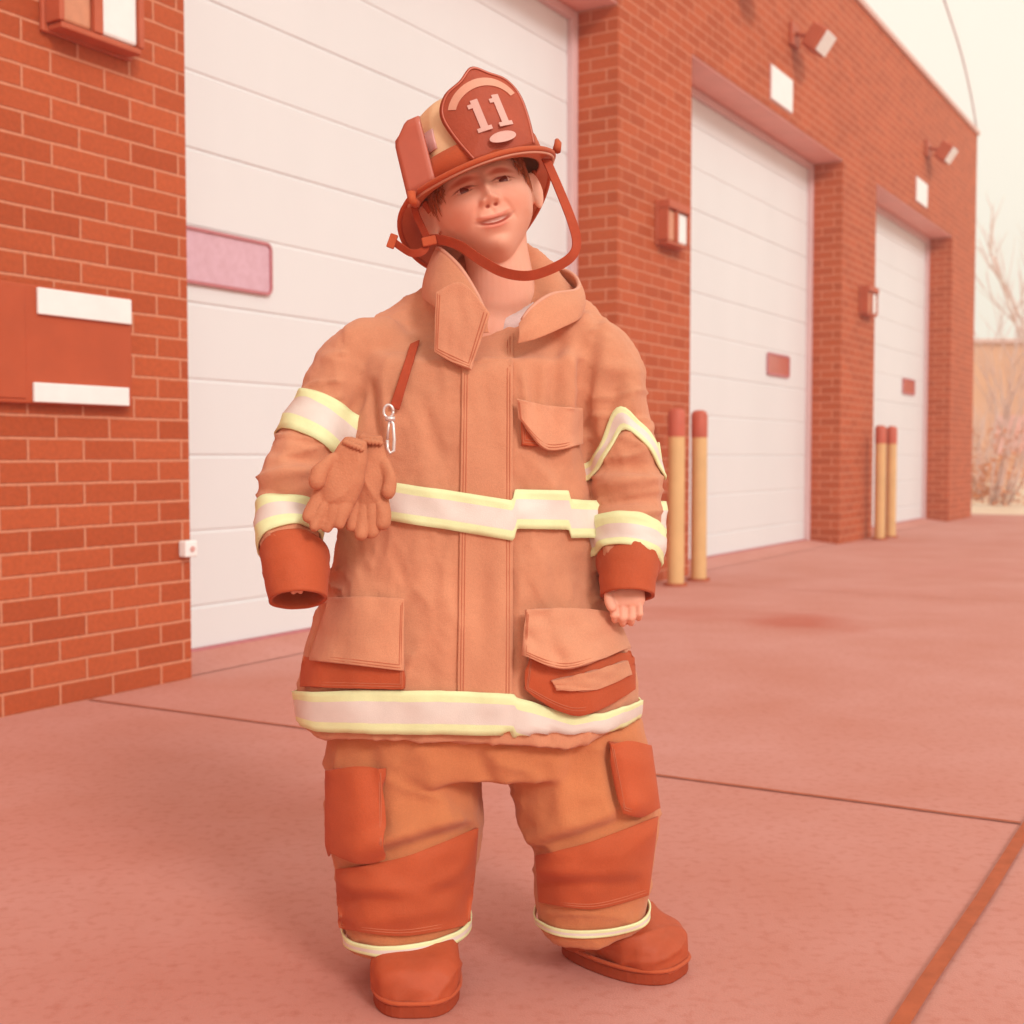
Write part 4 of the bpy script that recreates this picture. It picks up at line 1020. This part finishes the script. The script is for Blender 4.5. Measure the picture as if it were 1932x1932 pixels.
# flipped-up side eye shield on his right
mb = MB(); vv = []
for i in range(9):
    for j in range(7):
        u, w = i/8, j/6; x = -.126 + .008*u + .040*w*(1-.06*u); y = -.045 - .03*w - .012*u
        z = -.002 + .104*u - .004*w*u - .020*max(0, 1-w/.4)*u**6; 
        if u > .85: x += .010*(u-.85)/.15*(1-w)
        vv.append(K(x, y, z))
f = [(i*7+j, i*7+j+1, (i+1)*7+j+1, (i+1)*7+j) for i in range(8) for j in range(6)]
mb.add(vv, f); o = mb.build('eye_shield', M['visor'], helmet, True); md = o.modifiers.new('t', 'SOLIDIFY'); md.thickness = .005; md.offset = 0
mb = MB(); mb.tube([K(-.122,-.06,.0), K(-.126,-.06,-.012), K(-.118,-.05,-.016)], .007, 8); mb.build('hinge', M['dark'], helmet, True)
mb = MB(); mb.tube([K(.118,-.055,.004), K(.126,-.05,.016), K(.128,-.045,.022)], [.007,.006,.004], 8); mb.build('hinge', M['dark'], helmet, True)
# ear and neck flap lining
mb = MB(); vv = []; n, m = 60, 8
for k in range(n+1):
    a = R(-8) + R(196)*k/n if True else 0
    for j in range(m):
        q = j/(m-1); c, s = math.cos(a), math.sin(a); w = 1-.05*q
        vv.append(K(.092*c*w, .012+.112*s*w, -.002-.050*q*(.35+.65*max(0, s)**.5) + .002*noise.noise(Vector((c*4, s*4, q*3)))))
f = [(k*m+j, (k+1)*m+j, (k+1)*m+j+1, k*m+j+1) for k in range(n) for j in range(m-1)]
mb.add(vv, f); o = mb.build('ear_flap', M['dark'], helmet, True); md = o.modifiers.new('t', 'SOLIDIFY'); md.thickness = .006; md.offset = 0
# chin strap
def ribbon(name, pts, w, th, mt, parent, n=70):
    P = spline([tuple(p) for p in pts], n); cz = np.array(HC); V = []; prev = None
    for i in range(n):
        t = Vector(P[min(i+1,n-1)]-P[max(i-1,0)]).normalized(); vw = Vector(P[i]-np.array([0,0,CH])).normalized()
        out = Vector(P[i]-cz); out = (out.normalized()*.45 - vw*.55); x = t.cross(out).normalized()
        if prev is not None and x.dot(prev) < 0: x = -x
        prev = x; V += [Vector(P[i]) - x*w/2, Vector(P[i]), Vector(P[i]) + x*w/2]
    f = [(3*k+q, 3*k+3+q, 3*k+4+q, 3*k+1+q) for k in range(n-1) for q in range(2)]
    o = mesh_obj(name, V, f, mt, parent, False); md = o.modifiers.new('t', 'SOLIDIFY'); md.thickness = th; md.offset = 0; return o
ribbon('chin_strap', [W(1030,300,1.93),W(1052,350,1.91),(W(1078,415,1.89)),W(1088,455,1.885),W(1080,482,1.878),W(1050,503,1.872),W(1000,520,1.868),W(950,514,1.872),W(905,490,1.882),W(868,464,1.90),W(830,452,1.92),W(812,452,1.93)], .0150, .0022, M['strap'], helmet)
ribbon('chin_strap', [W(778,358,1.95),W(784,400,1.94),W(798,432,1.932),(W(806,452,1.928)),W(800,472,1.925),W(778,478,1.925),W(756,466,1.925),W(738,452,1.925)], .0115, .0022, M['strap'], helmet, 40)
mb = MB(); mb.box(W(810,455,1.921), (.011,.004,.007), 0, Matrix.Rotation(R(-12),3,'Y')); mb.build('buckle', M['dark'], helmet, bev=.002)
mb = MB(); mb.box(W(740,455,1.924), (.006,.003,.011), 0, Matrix.Rotation(R(20),3,'Y')); mb.build('buckle', M['dark'], helmet, bev=.0015)

# ---- leather gloves on a snap clip (hang from the jacket: things of their own) --------
def glove(cx, cy, Y, ang, sc_, spread, label, thumb):
    k = S(Y)*sc_; g = MB(); ca, sa = math.cos(R(ang)), math.sin(R(ang))
    def Q(x, y, dz=0): return W(cx + (x*ca - y*sa)*sc_, cy + (x*sa + y*ca)*sc_, Y - dz)
    rows = [(-2,-44,20,.010),(0,-10,30,.013),(0,30,37,.015),(2,62,36,.015),(2,78,30,.013)]
    P = [Q(a, b, 0) for a, b, _, _ in rows]; rg = []
    for i, (a, b, r, ry) in enumerate(rows):
        t = (P[min(i+1,4)]-P[max(i-1,0)]).normalized(); x = t.cross(Vector((0,-1,0))).normalized(); rg.append((P[i], x*r*k, Vector((0,1,0))*ry, 2.3))
    ring_loft(g, rg, 28)
    for j, off in enumerate((-25, -8, 9, 25)):
        ln = (70, 82, 76, 60)[j]; tx = off + off*spread
        pts = [Q(off*.9, 60, .0), Q(off+off*spread*.4, 60+ln*.5, .008), Q(tx, 60+ln, .012+.006*math.sin(j*2))]
        g.tube([tuple(p) for p in spline(pts, 12)], [10.8*k]*10+[9.5*k,6*k], 12)
    pts = [Q(thumb*24, 0, .004), Q(thumb*38, 30, .014), Q(thumb*36, 66, .018)]
    g.tube([tuple(p) for p in spline(pts, 12)], [12*k]*10+[9*k,5*k], 12)
    me = voxel(g, .0021, 3, .5); v, n_ = mesh_np(me)
    for i in range(len(v)): v[i] += n_[i]*(.0045*(1-abs(2*fbm(v[i], 14, 14, 10, cx)))**3 + .0040*fbm(v[i], 22, 22, 16, cx) + .0022*fbm(v[i], 60, 60, 30, 4))
    set_co(me, v); o = finish('glove', me, M['glove']); tag(o, label, 'glove', 'leather gloves clipped to the jacket')
    P = [Q(-20, -34, .0), Q(0, -38, .004), Q(20, -34, .0)]
    mb = MB(); q = [Q(x, -33+2*math.sin(x), .016*math.cos(x/24)) for x in range(-19, 20, 3)]; mb.tube(q, .0045, 8); mb.build('cuff_binding', M['glove'], o, True)
    return o
glove(700, 868, 1.800, 4, 1.04, .12, 'tan leather work glove hanging from the chest clip with its fingers straight down', 1)
glove(655, 872, 1.775, 22, 1.02, .16, 'tan leather work glove swung outward over the sleeve, in front of its mate', -1)
clip = empty('snap_clip', W(738, 800, 1.80)); tag(clip, 'pale metal snap clip at the end of the dark chest strap', 'clip')
mb = MB(); q = []
for i in range(25):
    a = 2*math.pi*i/24; q.append(W(733+9*math.cos(a), 776+12*math.sin(a), 1.806))
mb.tube(q, .0022, 8); mb.build('ring', M['metal'], clip, True)
mb = MB(); mb.tube([W(735,788,1.802), W(742,800,1.80), W(744,830,1.797), W(743,850,1.797), W(736,856,1.797), W(731,846,1.797), W(731,830,1.797)], .0026, 8); mb.build('hook', M['metal'], clip, True)
mb = MB(); mb.tube([W(731,828,1.797), W(733,806,1.80), W(735,792,1.802)], .0019, 8); mb.build('gate', M['metal'], clip, True)
mb = MB(); mb.tube([W(727,790,1.80), W(745,790,1.80)], .0035, 8); mb.build('swivel', M['metal'], clip, True)
